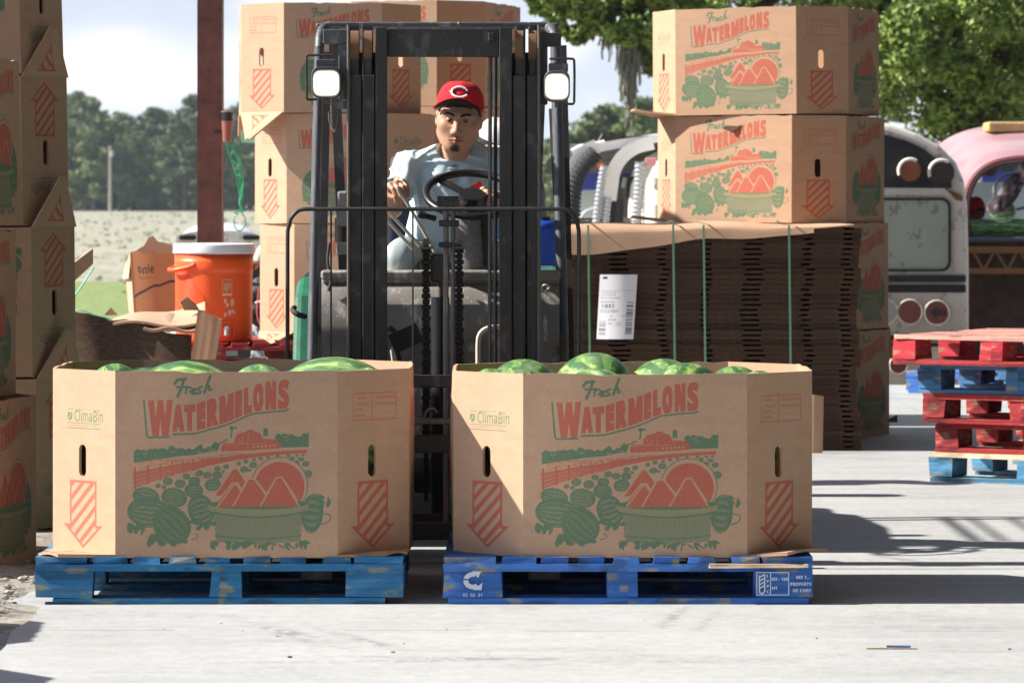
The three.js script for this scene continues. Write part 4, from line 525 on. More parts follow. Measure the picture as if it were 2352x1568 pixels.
function nets(lo, hi, cell, f, color) {
  const n = [0, 1, 2].map((i) => Math.ceil((hi.getComponent(i) - lo.getComponent(i)) / cell) + 1), [nx, ny, nz] = n, val = new Float32Array(nx * ny * nz), p = V(0, 0, 0), id = (i, j, k) => i + nx * (j + ny * k);
  for (let k = 0; k < nz; k++) for (let j = 0; j < ny; j++) for (let i = 0; i < nx; i++) { p.set(lo.x + i * cell, lo.y + j * cell, lo.z + k * cell); val[id(i, j, k)] = f(p); }
  const vid = new Int32Array(nx * ny * nz).fill(-1), pos = [], idx = [];
  for (let k = 0; k < nz - 1; k++) for (let j = 0; j < ny - 1; j++) for (let i = 0; i < nx - 1; i++) {
    const c = []; let inn = 0; for (let q = 0; q < 8; q++) { const v = val[id(i + (q & 1), j + ((q >> 1) & 1), k + (q >> 2))]; c.push(v); if (v < 0) inn++; }
    if (inn === 0 || inn === 8) continue; let sx = 0, sy = 0, sz = 0, m = 0;
    for (let a = 0; a < 8; a++) for (const bit of [1, 2, 4]) if (!(a & bit)) { const b = a | bit; if ((c[a] < 0) !== (c[b] < 0)) { const t = c[a] / (c[a] - c[b]); sx += (a & 1) + (bit === 1 ? t : 0); sy += ((a >> 1) & 1) + (bit === 2 ? t : 0); sz += (a >> 2) + (bit === 4 ? t : 0); m++; } }
    vid[id(i, j, k)] = pos.length / 3; pos.push(lo.x + (i + sx / m) * cell, lo.y + (j + sy / m) * cell, lo.z + (k + sz / m) * cell);
  }
  const quad = (a, b, c, d, flip) => { if (a < 0 || b < 0 || c < 0 || d < 0) return; flip ? idx.push(a, c, b, a, d, c) : idx.push(a, b, c, a, c, d); };
  for (let k = 1; k < nz - 1; k++) for (let j = 1; j < ny - 1; j++) for (let i = 1; i < nx - 1; i++) {
    const v = val[id(i, j, k)] < 0;
    if (v !== val[id(i + 1, j, k)] < 0) quad(vid[id(i, j - 1, k - 1)], vid[id(i, j, k - 1)], vid[id(i, j, k)], vid[id(i, j - 1, k)], !v);
    if (v !== val[id(i, j + 1, k)] < 0) quad(vid[id(i - 1, j, k - 1)], vid[id(i - 1, j, k)], vid[id(i, j, k)], vid[id(i, j, k - 1)], !v);
    if (v !== val[id(i, j, k + 1)] < 0) quad(vid[id(i - 1, j - 1, k)], vid[id(i, j - 1, k)], vid[id(i, j, k)], vid[id(i - 1, j, k)], !v);
  }
  const g = new THREE.BufferGeometry(); g.setAttribute('position', new THREE.Float32BufferAttribute(pos, 3)); g.setIndex(idx);
  const N = [], C = [], e = cell * 0.5, at = (x, y, z) => f(p.set(x, y, z));
  for (let i = 0; i < pos.length; i += 3) { const [x, y, z] = [pos[i], pos[i + 1], pos[i + 2]]; const v = V(at(x + e, y, z) - at(x - e, y, z), at(x, y + e, z) - at(x, y - e, z), at(x, y, z + e) - at(x, y, z - e)).normalize(); N.push(v.x, v.y, v.z); if (color) C.push(...color(p.set(x, y, z))); }
  g.setAttribute('normal', new THREE.Float32BufferAttribute(N, 3)); if (color) g.setAttribute('color', new THREE.Float32BufferAttribute(C, 3));
  g.setAttribute('uv', new THREE.Float32BufferAttribute(new Float32Array(pos.length / 3 * 2), 2)); return g;
}
const lin = (r, g, b) => [s2l(r / 255), s2l(g / 255), s2l(b / 255)];
const SK = (c, detail) => new THREE.MeshPhysicalMaterial({ vertexColors: true, roughness: 0.52, sheen: 0.2, ...detail });
const v3 = V;
// head in its own axes: eyes at y = 0, face towards +z
const HQ = V(0, 0, 0), H0 = V(0, 0.022, -0.018), H1 = V(0.077, 0.098, 0.097);
function headSdf(p) {
  const q = HQ.set(Math.abs(p.x), p.y, p.z);
  let d = ell(p, H0, H1);
  if (d > 0.13) return d * 0.5;
  d = smin(d, ell(p, v3(0, -0.042, 0.020), v3(0.068, 0.080, 0.070)), 0.03);
  d = smin(d, cap(q, v3(0.059, -0.064, 0.004), v3(0.022, -0.102, 0.058), 0.022, 0.020), 0.036);
  d = smin(d, cap(q, v3(0.0, -0.104, 0.070), v3(0.010, -0.106, 0.068), 0.017, 0.015), 0.014);
  d = smin(d, cap(q, v3(0.049, -0.024, 0.054), v3(0.060, -0.016, 0.028), 0.018, 0.018), 0.032);
  d = smin(d, cap(q, v3(0.010, 0.021, 0.079), v3(0.050, 0.020, 0.056), 0.010, 0.010), 0.024);
  d = smax(d, -(Math.hypot((q.x - 0.031) / 1.35, p.y, (p.z - 0.097)) - 0.0150), 0.014);
  d = smin(d, cap(p, v3(0, 0.004, 0.080), v3(0, -0.040, 0.1025), 0.0095, 0.0135), 0.014);
  d = smin(d, Math.hypot(q.x - 0.0125, p.y + 0.046, p.z - 0.094) - 0.0095, 0.008);
  d = smin(d, cap(q, v3(0, -0.0715, 0.0885), v3(0.026, -0.0750, 0.0765), 0.0062, 0.0036), 0.006);
  d = smin(d, cap(q, v3(0, -0.0830, 0.0872), v3(0.021, -0.0815, 0.0770), 0.0072, 0.0042), 0.006);
  d = smin(d, ell(q, v3(0.083, -0.008, -0.010), v3(0.012, 0.032, 0.019)), 0.008);
  d = smax(d, -(Math.hypot(q.x - 0.092, (p.y + 0.008) * 0.7, p.z + 0.004) - 0.011), 0.006);
  d = smin(d, cap(p, v3(0, -0.075, -0.028), v3(0, -0.19, -0.040), 0.054, 0.058), 0.03);
  return d;
}
const eyeMat = [std({ color: rgb(214, 205, 200), roughness: 0.25 }), std({ color: rgb(28, 18, 14), roughness: 0.2 })];
const hairMat = std({ color: rgb(20, 16, 15), roughness: 0.7 });
function head(parent, at, [rx, ry, rz], skin, hat, o = {}) {
  const h = new THREE.Group(); h.name = 'head'; h.position.copy(at); h.rotation.set(rx, ry, rz); parent.add(h);
  const [sr, sg, sb] = skin, col = (p) => { const ax = Math.abs(p.x); let r = sr, g = sg, b = sb; const mottle = 1 + 0.12 * (fbm(p.x * 60 + 9, p.y * 60 + p.z * 40, 3) - 0.5); r *= mottle; g *= mottle; b *= mottle;
    const lips = clamp(1 - Math.hypot(ax / 0.031, (p.y + 0.0775) / 0.0105) ** 4) * (p.z > 0.07 ? 1 : 0); r = lerp(r, sr * 0.86, lips); g = lerp(g, sg * 0.55, lips); b = lerp(b, sb * 0.55, lips);
    const line = ax < 0.029 && Math.abs(p.y + 0.0775) < 0.0019 && p.z > 0.07 ? 0.75 : 0; r *= 1 - line; g *= 1 - line; b *= 1 - line;
    if (o.beard) { const goat = step(1.15, 0.55, Math.hypot(p.x / 0.021, (p.y + 0.108) / 0.021)) * (p.z > 0.04 ? 1 : 0), st = 0.28 * step(-0.052, -0.062, p.y) * step(-0.072, -0.066, p.y) * (p.z > 0.07 && ax < 0.03 ? 1 : 0), k = clamp(goat * 0.92 + st); r = lerp(r, 0.012, k); g = lerp(g, 0.009, k); b = lerp(b, 0.008, k); }
    return [r, g, b]; };
  part(h, 'face', nets(v3(-0.105, -0.20, -0.13), v3(0.105, 0.135, 0.13), o.cell ?? 0.0036, headSdf, col), SK());
  for (const s of [-1, 1]) { const e = part(h, 'eye', new THREE.SphereGeometry(0.0112, 16, 12).scale(1.1, 0.8, 1).translate(s * 0.031, -0.001, 0.0758), eyeMat[0]); part(e, 'iris', new THREE.SphereGeometry(0.0062, 12, 8).scale(1, 1, 0.45).translate(s * 0.031 + 0.001, -0.0005, 0.0855), eyeMat[1]);
    part(h, 'eyelid', new THREE.SphereGeometry(0.0132, 16, 8, 0, 7, 0, 1.3).scale(1.1, 0.85, 1).rotateX(0.95).translate(s * 0.031, 0.0005, 0.0755), std({ color: new THREE.Color().setRGB(sr * 0.8, sg * 0.72, sb * 0.7), roughness: 0.5 }));
    part(h, 'eyebrow', tube([v3(s * 0.011, 0.018, 0.0885), v3(s * 0.026, 0.0245, 0.085), v3(s * 0.042, 0.0255, 0.075), v3(s * 0.053, 0.019, 0.063)], 0.0052, 14, 6), hairMat); }
  // hair: a shell on the skull below the cap
  part(h, 'hair', nets(v3(-0.11, -0.09, -0.14), v3(0.11, 0.15, 0.12), 0.0066, (p) => { const sk = ell(p, v3(0, 0.022, -0.018), v3(0.083, 0.104, 0.103)) - 0.001, side = Math.abs(p.x), front = p.z - (0.030 + 0.9 * (p.y - 0.045) + (side < 0.05 ? 0.03 : 0)), low = -(p.y - (p.z < -0.03 ? -0.055 : p.z < 0.02 ? -0.012 - 0.25 * p.z : 0.004)); return smax(smax(Math.abs(sk) < 0.01 ? sk + 0.003 * (vn3(p.x * 300, p.y * 300, p.z * 300) - 0.5) : sk, side < 0.052 ? Math.min(front, -(p.y - 0.05)) : front, 0.006), low, 0.006); }), hairMat);
  if (hat) { const cm = std({ color: rgb(...hat.color), roughness: 0.9, bumpMap: rep(grainBump, 8), bumpScale: 0.0006 }), c = new THREE.Group(); c.name = 'cap'; c.position.set(0, 0.043, -0.012); c.rotation.x = hat.tilt ?? 0; c.scale.setScalar(1.06); h.add(c);
    const cr = (u, v) => { const a = u * Math.PI * 2, t = v * Math.PI / 2, s = Math.sin(a), cz = Math.cos(a), k = Math.pow(Math.cos(t), 0.62), top = Math.pow(Math.sin(t), 0.92); return v3(s * 0.0885 * k, 0.090 * top + 0.006 * Math.max(0, cz) * Math.sin(t * 2) + 0.0016 * Math.cos(a * 6) * Math.sin(t * 2), cz * 0.103 * k); };
    part(c, 'crown', sheet(48, 14, cr), Object.assign(cm.clone(), { side: THREE.DoubleSide })); part(c, 'button', new THREE.SphereGeometry(0.008, 10, 6).scale(1, 0.6, 1).translate(0, 0.091, 0), cm);
    const br = (u, v) => { const a = (u - 0.5) * 2.7, s = Math.sin(a), cz = Math.cos(a), ext = v * 0.074 * Math.pow(Math.cos(a * 0.62), 0.5); return v3(s * (0.0895 + ext * 0.12), 0.002 - 0.034 * (s * s) * (0.4 + 0.6 * v) + ext * (hat.rise ?? 0.12), cz * (0.104 + ext * 1.0)); };
    part(c, 'brim', sheet(36, 8, br, 0.004), [cm]); c.children[2].material = cm; part(c, 'brim_underside', sheet(36, 8, (u, v) => br(u, v).add(v3(0, -0.0052, 0))), std({ color: rgb(...(hat.under ?? [24, 24, 26])), roughness: 0.95, side: THREE.DoubleSide }));
    if (hat.logo) { const ring = (w, off, mat) => { const pts = []; for (let i = 0; i <= 40; i++) { const a = 0.42 + i / 40 * (Math.PI * 2 - 0.84), x = Math.cos(a) * 0.0285 * (1 + 0.05 * Math.cos(2 * a)), y = 0.046 + Math.sin(a) * 0.0195; let z = 0; for (let t = 0; t < 1; t += 0.01) { const k = Math.pow(Math.cos(t * Math.PI / 2), 0.62), yy = 0.090 * Math.pow(Math.sin(t * Math.PI / 2), 0.92) + 0.006 * Math.sin(t * Math.PI); if (yy >= y) { z = 0.103 * k * Math.sqrt(Math.max(0, 1 - (x / (0.0885 * k)) ** 2)); break; } } pts.push(v3(x, y, z + off)); } const tg = tube(pts, w, 80, 6); return part(c, 'cap_emblem', [tg, new THREE.ConeGeometry(w * 1.1, w * 3, 5).rotateZ(Math.PI / 2).translate(-0.0335, 0.046, pts[20].z + off * 0.4)], mat); }; ring(0.0056, 0.0022, std({ color: rgb(40, 50, 130) })); ring(0.0044, 0.0052, std({ color: rgb(232, 232, 238), roughness: 0.7 })); } }
  return h;
}
// one hand: wrist at a, knuckles towards k, curled by c (0 flat, 1 fist); n = direction the back of the hand faces
function handSdf(a, k, n, c, side) {
  const f = k.clone().sub(a).normalize(), s = f.clone().cross(n).normalize().multiplyScalar(side), parts = [], at = (u, v, w) => a.clone().addScaledVector(f, u).addScaledVector(s, v).addScaledVector(n, w);
  parts.push([at(0, 0, 0), at(0.03, 0, 0.002), 0.025, 0.027]); parts.push([at(0.03, -0.02, 0.002), at(0.082, -0.030, 0.004), 0.019, 0.014]); parts.push([at(0.03, 0.018, 0.002), at(0.086, 0.026, 0.004), 0.020, 0.0145]); parts.push([at(0.03, 0, 0.003), at(0.088, 0, 0.006), 0.020, 0.0145]);
  const fingers = [];
  [[0.030, 0.042], [0.011, 0.046], [-0.010, 0.043], [-0.030, 0.034]].forEach(([v, l], i) => { let x = 0.088 - Math.abs(i - 1) * 0.004, w = 0.004, an = 0.25 * c, P0 = at(x, v, w); for (let j = 0; j < 3; j++) { an += c * [0.55, 1.25, 0.9][j]; const len = l * [1, 0.68, 0.55][j]; x += Math.cos(an) * len; w -= Math.sin(an) * len; const P1 = at(x, v * (1 - 0.05 * j), w), r = 0.0098 - j * 0.0008; fingers.push([P0, P1, r, r - 0.0006]); P0 = P1; } });
  const t0 = at(0.022, 0.028, -0.004), t1 = at(0.052, 0.046 - 0.012 * c, -0.014 - 0.012 * c), t2 = at(0.076 - 0.012 * c, 0.044 - 0.026 * c, -0.022 - 0.022 * c), t3 = at(0.094 - 0.02 * c, 0.038 - 0.03 * c, -0.026 - 0.026 * c); fingers.push([t0, t1, 0.0155, 0.0125], [t1, t2, 0.012, 0.0105], [t2, t3, 0.0105, 0.009]);
  return (p) => { let d = 1; for (const [x, y, ra, rb] of parts) d = smin(d, cap(p, x, y, ra, rb), 0.012); let e = 1; for (const [x, y, ra, rb] of fingers) e = Math.min(e, cap(p, x, y, ra, rb)); return smin(d, e, 0.006); };
}
const skinCol = (s) => (p) => { const m = 1 + 0.14 * (fbm(p.x * 40, p.y * 40 + p.z * 30, 3) - 0.5); return s.map((c) => c * m); };
const bounds = (pts, r) => { const lo = v3(1e9, 1e9, 1e9), hi = v3(-1e9, -1e9, -1e9); for (const p of pts) { lo.min(p); hi.max(p); } return [lo.subScalar(r), hi.addScalar(r)]; };
const clothNoise = (p, a, s) => a * (vn3(p.x * 14 + 3, p.y * 9 + p.x * 6, p.z * 14, s) - 0.5) + a * 0.5 * (vn3(p.x * 34, p.y * 20 - p.x * 18, p.z * 30, s + 5) - 0.5);
{ // the driver
  const skin = lin(188, 142, 118), W = (x, y, D) => P(x, y, D), t = thing('person', 'driver in a red cap and pale blue t-shirt with one hand on a lever', 'person', [X(1040, 15), 0, -15.0]), B = t.position, q = (x, y, D) => W(x, y, D).sub(B);
  const neck = q(1042, 364, 15.12), sL = q(938, 386, 15.08), sR = q(1144, 382, 15.12), eL = q(900, 476, 14.98), wL = q(900, 438, 14.88), hL = wL.clone().add(v3(0.022, 0.022, 0.08)), eR = q(1192, 470, 15.0), wR = q(1146, 462, 14.84), hR = q(1116, 444, 14.76), chest = q(1040, 430, 15.14), waist = q(1025, 540, 15.18), hip = q(1020, 600, 15.2);
  const torso = (p) => { let d = cap(p, v3(chest.x - 0.05, chest.y, chest.z), v3(chest.x + 0.05, chest.y, chest.z), 0.115, 0.115); d = smin(d, cap(p, chest, waist, 0.135, 0.14), 0.06); d = smin(d, cap(p, waist, hip, 0.14, 0.15), 0.06); d = smin(d, cap(p, neck, sL, 0.058, 0.058), 0.05); d = smin(d, cap(p, neck, sR, 0.058, 0.058), 0.05); return d; };
  const slL = sL.clone().lerp(eL, 0.62), slR = sR.clone().lerp(eR, 0.6);
  const shirt = (p) => { let d = torso(p); d = smin(d, cap(p, sL, slL, 0.056, 0.058), 0.035); d = smin(d, cap(p, sR, slR, 0.060, 0.062), 0.035); const dr = (p.y - hip.y); d += 0.0; const fold = 0.010 * Math.sin((p.x - chest.x) * 46 + (p.y - chest.y) * 24 + 3 * vn3(p.x * 8, p.y * 8, p.z * 8)) * step(0.16, 0.0, Math.abs(p.y - chest.y + 0.02)); if (Math.abs(d) < 0.05) { const ax = p.x - sL.x, ay = p.y - sL.y, th = Math.atan2(ay, ax), ra = Math.hypot(ax, ay), bx = p.x - sR.x, by = p.y - sR.y, t2 = Math.atan2(by, -bx), rb = Math.hypot(bx, by), w1 = Math.pow(1 - Math.abs(Math.sin(th * 6.5 + ra * 9 + 0.6)), 2.2) * step(0.02, 0.12, ra) * step(0.42, 0.2, ra), w2 = Math.pow(1 - Math.abs(Math.sin(t2 * 6 + rb * 8)), 2.2) * step(0.02, 0.12, rb) * step(0.4, 0.18, rb), w3 = Math.pow(1 - Math.abs(Math.sin(p.y * 34 + p.x * 9 + 1.3)), 2) * step(-0.16, -0.26, p.y - chest.y); d -= clothNoise(p, 0.03, 3) + fold * 0.5 + 0.017 * w1 + 0.014 * w2 + 0.014 * w3; } d = smax(d, 0.066 - Math.hypot(p.x - neck.x, (p.y - neck.y - 0.045) * 1.05, (p.z - neck.z - 0.05) * 0.9), 0.008); d = smax(d, -cap(p, slL, eL, 0.05, 0.05), 0.006); d = smax(d, -cap(p, slR, eR, 0.05, 0.05), 0.006); void dr; return d; };
  const aL0 = sL.clone().lerp(eL, 0.3), aR0 = sR.clone().lerp(eR, 0.3), n0 = neck.clone().add(v3(0, -0.04, 0)), n1 = v3(neck.x + 0.012, neck.y + 0.09, neck.z + 0.03), n2 = neck.clone().add(v3(-0.03, -0.06, -0.015)), n3 = neck.clone().add(v3(0.03, -0.06, -0.015));
  const arm = (p) => { let d = smin(cap(p, aL0, eL, 0.044, 0.038), cap(p, eL, wL, 0.039, 0.025), 0.02); d = Math.min(d, smin(cap(p, aR0, eR, 0.044, 0.038), cap(p, eR, wR, 0.039, 0.025), 0.02)); d = smin(d, smin(cap(p, n0, n1, 0.060, 0.052), cap(p, n2, n3, 0.05, 0.05), 0.03), 0.02); return d; };
  const hand1 = handSdf(wL, hL, v3(-0.25, 0.95, -0.1).normalize(), 0.72, 1), hand2 = handSdf(wR, hR, v3(0.2, 0.8, 0.5).normalize(), 0.9, -1);
  const body = new THREE.Group(); void body;
  { const g = nets(...bounds([sL, eL, wL, sR, eR, neck.clone().add(v3(0, 0.09, 0))], 0.08), 0.009, arm, skinCol(skin)), g1 = nets(...bounds([wL, hL], 0.14), 0.0042, (p) => smin(hand1(p), cap(p, eL, wL, 0.039, 0.025), 0.01), skinCol(skin)), g2 = nets(...bounds([wR, hR], 0.13), 0.0042, (p) => smin(hand2(p), cap(p, eR, wR, 0.039, 0.025), 0.01), skinCol(skin)); part(t, 'body', mergeGeometries([g, g1, g2]), SK()); }
  part(t, 'shirt', nets(...bounds([sL, slL, slR, sR, hip, neck.clone().add(v3(0, 0.1, 0))], 0.2), 0.0085, shirt), std({ color: rgb(190, 214, 224), roughness: 0.92, bumpMap: grainBump }));
  part(t, 'collar', tube([0, 1, 2, 3, 4, 5, 6, 7].map((i) => { const a = i / 8 * Math.PI * 2; return v3(neck.x + Math.sin(a) * 0.071, neck.y - 0.012 - 0.030 * Math.cos(a), neck.z + 0.008 + Math.cos(a) * 0.078); }), 0.010, 48, 8, true), std({ color: rgb(170, 196, 206), roughness: 0.95 }));
  const kL = q(927, 586, 14.86), kR = q(1122, 590, 14.9), hipL = q(975, 612, 15.2), hipR = q(1062, 612, 15.2), aL = q(932, 815, 14.98), aR = q(1118, 815, 14.98);
  const jeans = (p) => { let d = smin(cap(p, hipL, kL, 0.095, 0.068), cap(p, kL, aL, 0.066, 0.05), 0.03); d = smin(d, smin(cap(p, hipR, kR, 0.095, 0.068), cap(p, kR, aR, 0.066, 0.05), 0.03), 0.03); d = smin(d, cap(p, hipL, hipR, 0.11, 0.11), 0.04); return Math.abs(d) < 0.04 ? d - clothNoise(p, 0.012, 8) : d; };
  part(t, 'jeans', nets(...bounds([kL, kR, hipL, hipR, aL, aR], 0.13), 0.012, jeans, (p) => { const k = fbm(p.x * 20, p.y * 14 + p.z * 9, 4); return lin(lerp(120, 200, k), lerp(138, 205, k), lerp(150, 200, k)); }), std({ vertexColors: true, roughness: 0.95 }));
  for (const a of [aL, aR]) part(t, 'shoe', nets(a.clone().sub(v3(0.08, 0.12, 0.1)), a.clone().add(v3(0.08, 0.08, 0.26)), 0.012, (p) => smin(cap(p, a.clone().add(v3(0, -0.05, 0)), a.clone().add(v3(0, -0.06, 0.16)), 0.05, 0.04), cap(p, a, a.clone().add(v3(0, -0.05, 0)), 0.05, 0.05), 0.03)), M.blackPlastic);
  head(t, q(1054, 271, 15.02), [0.15, -0.06, -0.085], skin, { color: [196, 28, 40], logo: true, tilt: -0.20, rise: 0.20 }, { beard: true });
  part(t, 'shirt_print', new THREE.TorusGeometry(0.034, 0.0022, 6, 40).scale(1, 1, 0.4).translate(chest.x + 0.055, chest.y - 0.075, chest.z + 0.150), std({ color: rgb(110, 190, 120) }));
  solo('red_tag', chip(box(0.042, 0.036, 0.004), 3, 0.003).rotateZ(0.5).translate(...W(1096, 432, 14.80).toArray()), std({ color: rgb(205, 32, 36), roughness: 0.6 }), 'small red tag in the driver\'s hand on the steering wheel', 'tag');
}
function standing(label, x, y, d, H, turn, o) { // a simple standing figure
  const t = thing('person', label, 'person', [x, y, -d], turn), s = H / 1.75, q = (a, b, c) => v3(a * s, b * s, c * s), skin = o.skin ?? lin(150, 95, 70);
  const sh = [q(-0.19, 1.42, 0), q(0.19, 1.42, 0)], el = o.elbow ? o.elbow.map((a) => q(...a)) : [q(-0.26, 1.13, 0), q(0.26, 1.13, 0)], wr = o.wrist ? o.wrist.map((a) => q(...a)) : [q(-0.27, 0.88, 0.08), q(0.27, 0.88, 0.08)], neck = q(0, 1.46, 0), ch = q(0, 1.28, 0), hip = q(0, 0.95, 0);
  const body = (p) => { let d2 = 1; for (let i = 0; i < 2; i++) d2 = Math.min(d2, smin(cap(p, sh[i], el[i], 0.046, 0.038), cap(p, el[i], wr[i], 0.038, 0.026), 0.02)); d2 = smin(d2, cap(p, neck.clone().add(q(0, -0.04, 0)), neck.clone().add(q(0, 0.10, 0)), 0.06, 0.052), 0.02); return d2; };
  const hs = [0, 1].map((i) => handSdf(wr[i], wr[i].clone().add(o.hand ? q(...o.hand[i]) : q(0, -0.09, 0.02)), o.back ? v3(...o.back[i]).normalize() : v3(i ? 1 : -1, 0, 0.2).normalize(), o.curl ?? 0.4, i ? 1 : -1));
  const g = nets(...bounds([...sh, ...el, ...wr, neck.clone().add(q(0, 0.1, 0))], 0.09), 0.015, body, skinCol(skin)), gh = hs.map((h, i) => nets(...bounds([wr[i]], 0.17), 0.0068, h, skinCol(skin))); part(t, 'body', mergeGeometries([g, ...gh]), SK());
  part(t, 'shirt', nets(...bounds([...sh, ...el, ...(o.long ? wr : []), hip], 0.24), 0.017, (p) => { let d2 = cap(p, ch.clone().add(q(-0.06, 0, 0)), ch.clone().add(q(0.06, 0, 0)), 0.12 * s, 0.12 * s); d2 = smin(d2, cap(p, ch, hip, 0.14 * s, 0.145 * s), 0.06); for (let i = 0; i < 2; i++) { d2 = smin(d2, cap(p, neck.clone().add(q(0, -0.02, 0)), sh[i], 0.06, 0.066), 0.06); d2 = smin(d2, o.long ? smin(cap(p, sh[i], el[i], 0.066, 0.058), cap(p, el[i], wr[i].clone().lerp(el[i], 0.12), 0.058, 0.045), 0.03) : cap(p, sh[i], sh[i].clone().lerp(el[i], 0.6), 0.066, 0.062), 0.04); } return Math.abs(d2) < 0.05 ? d2 - clothNoise(p, 0.03, o.seed ?? 4) : d2; }, o.camo ? (p) => { const k = fbm(p.x * 16, p.y * 13 + p.z * 12, 4, 0, 9), k2 = fbm(p.x * 30 + 5, p.y * 30 + p.z * 25, 3, 0, 12); return k2 > 0.58 ? lin(40, 34, 38) : k > 0.52 ? lin(122, 112, 116) : k > 0.45 ? lin(88, 78, 84) : lin(62, 54, 60); } : () => o.shirt), std({ vertexColors: true, roughness: 0.95 }));
  part(t, 'trousers', nets(...bounds([hip, q(0.1, 0.08, 0), q(-0.1, 0.08, 0)], 0.18), 0.02, (p) => { let d2 = cap(p, q(-0.05, 0.93, 0), q(0.05, 0.93, 0), 0.13 * s, 0.13 * s); for (const k of [-1, 1]) d2 = smin(d2, smin(cap(p, q(0.09 * k, 0.88, 0), q(0.10 * k, 0.48, 0.02), 0.092 * s, 0.066 * s), cap(p, q(0.10 * k, 0.48, 0.02), q(0.10 * k, 0.09, -0.02), 0.064 * s, 0.055 * s), 0.03), 0.03); return Math.abs(d2) < 0.04 ? d2 - clothNoise(p, 0.014, 6) : d2; }), std({ color: rgb(...(o.trousers ?? [44, 50, 66])), roughness: 0.95 }));
  for (const k of [-1, 1]) part(t, 'shoe', nets(q(0.10 * k, 0, 0).sub(v3(0.08, 0.01, 0.12)), q(0.10 * k, 0, 0).add(v3(0.08, 0.16, 0.24)), 0.014, (p) => Math.max(smin(cap(p, q(0.10 * k, 0.045, -0.04), q(0.10 * k, 0.035, 0.14), 0.046, 0.04), cap(p, q(0.10 * k, 0.1, -0.03), q(0.10 * k, 0.05, -0.02), 0.05, 0.05), 0.03), -p.y + 0.004)), M.blackPlastic);
  head(t, q(0, 1.635, 0.02), o.face ?? [0.1, 0, 0], skin, o.hat, { cell: 0.006 }); return t;
}
standing('person in a grey cap and grey-blue shirt standing behind the forklift', X(1142, 18.4), 0, 18.4, 1.70, 0.6, { skin: lin(170, 112, 84), shirt: lin(96, 112, 132), hat: { color: [196, 194, 198], under: [120, 118, 122] }, face: [0.35, 0.3, 0] });
standing('person in a camouflage jacket reaching out to hold a watermelon', X(2424, 26.6), 0.0, 26.6, 1.92, -0.5, { camo: true, long: true, seed: 9, elbow: [[-0.37, 1.20, 0.02], [0.26, 1.13, 0]], wrist: [[-0.48, 1.18, -0.19], [0.27, 0.88, 0.08]], hand: [[-0.04, 0.02, -0.08], [0, -0.09, 0.02]], back: [[0.3, 0.2, 1], [1, 0, 0.2]], curl: 0.45, face: [0.1, -0.6, 0] });
standing('person in a red cap and dark brown shirt inside the red bus', X(2240, 34.2), -0.36, 34.2, 1.72, -0.9, { shirt: lin(58, 34, 28), hat: { color: [190, 30, 38] }, face: [0.25, -0.2, 0] });
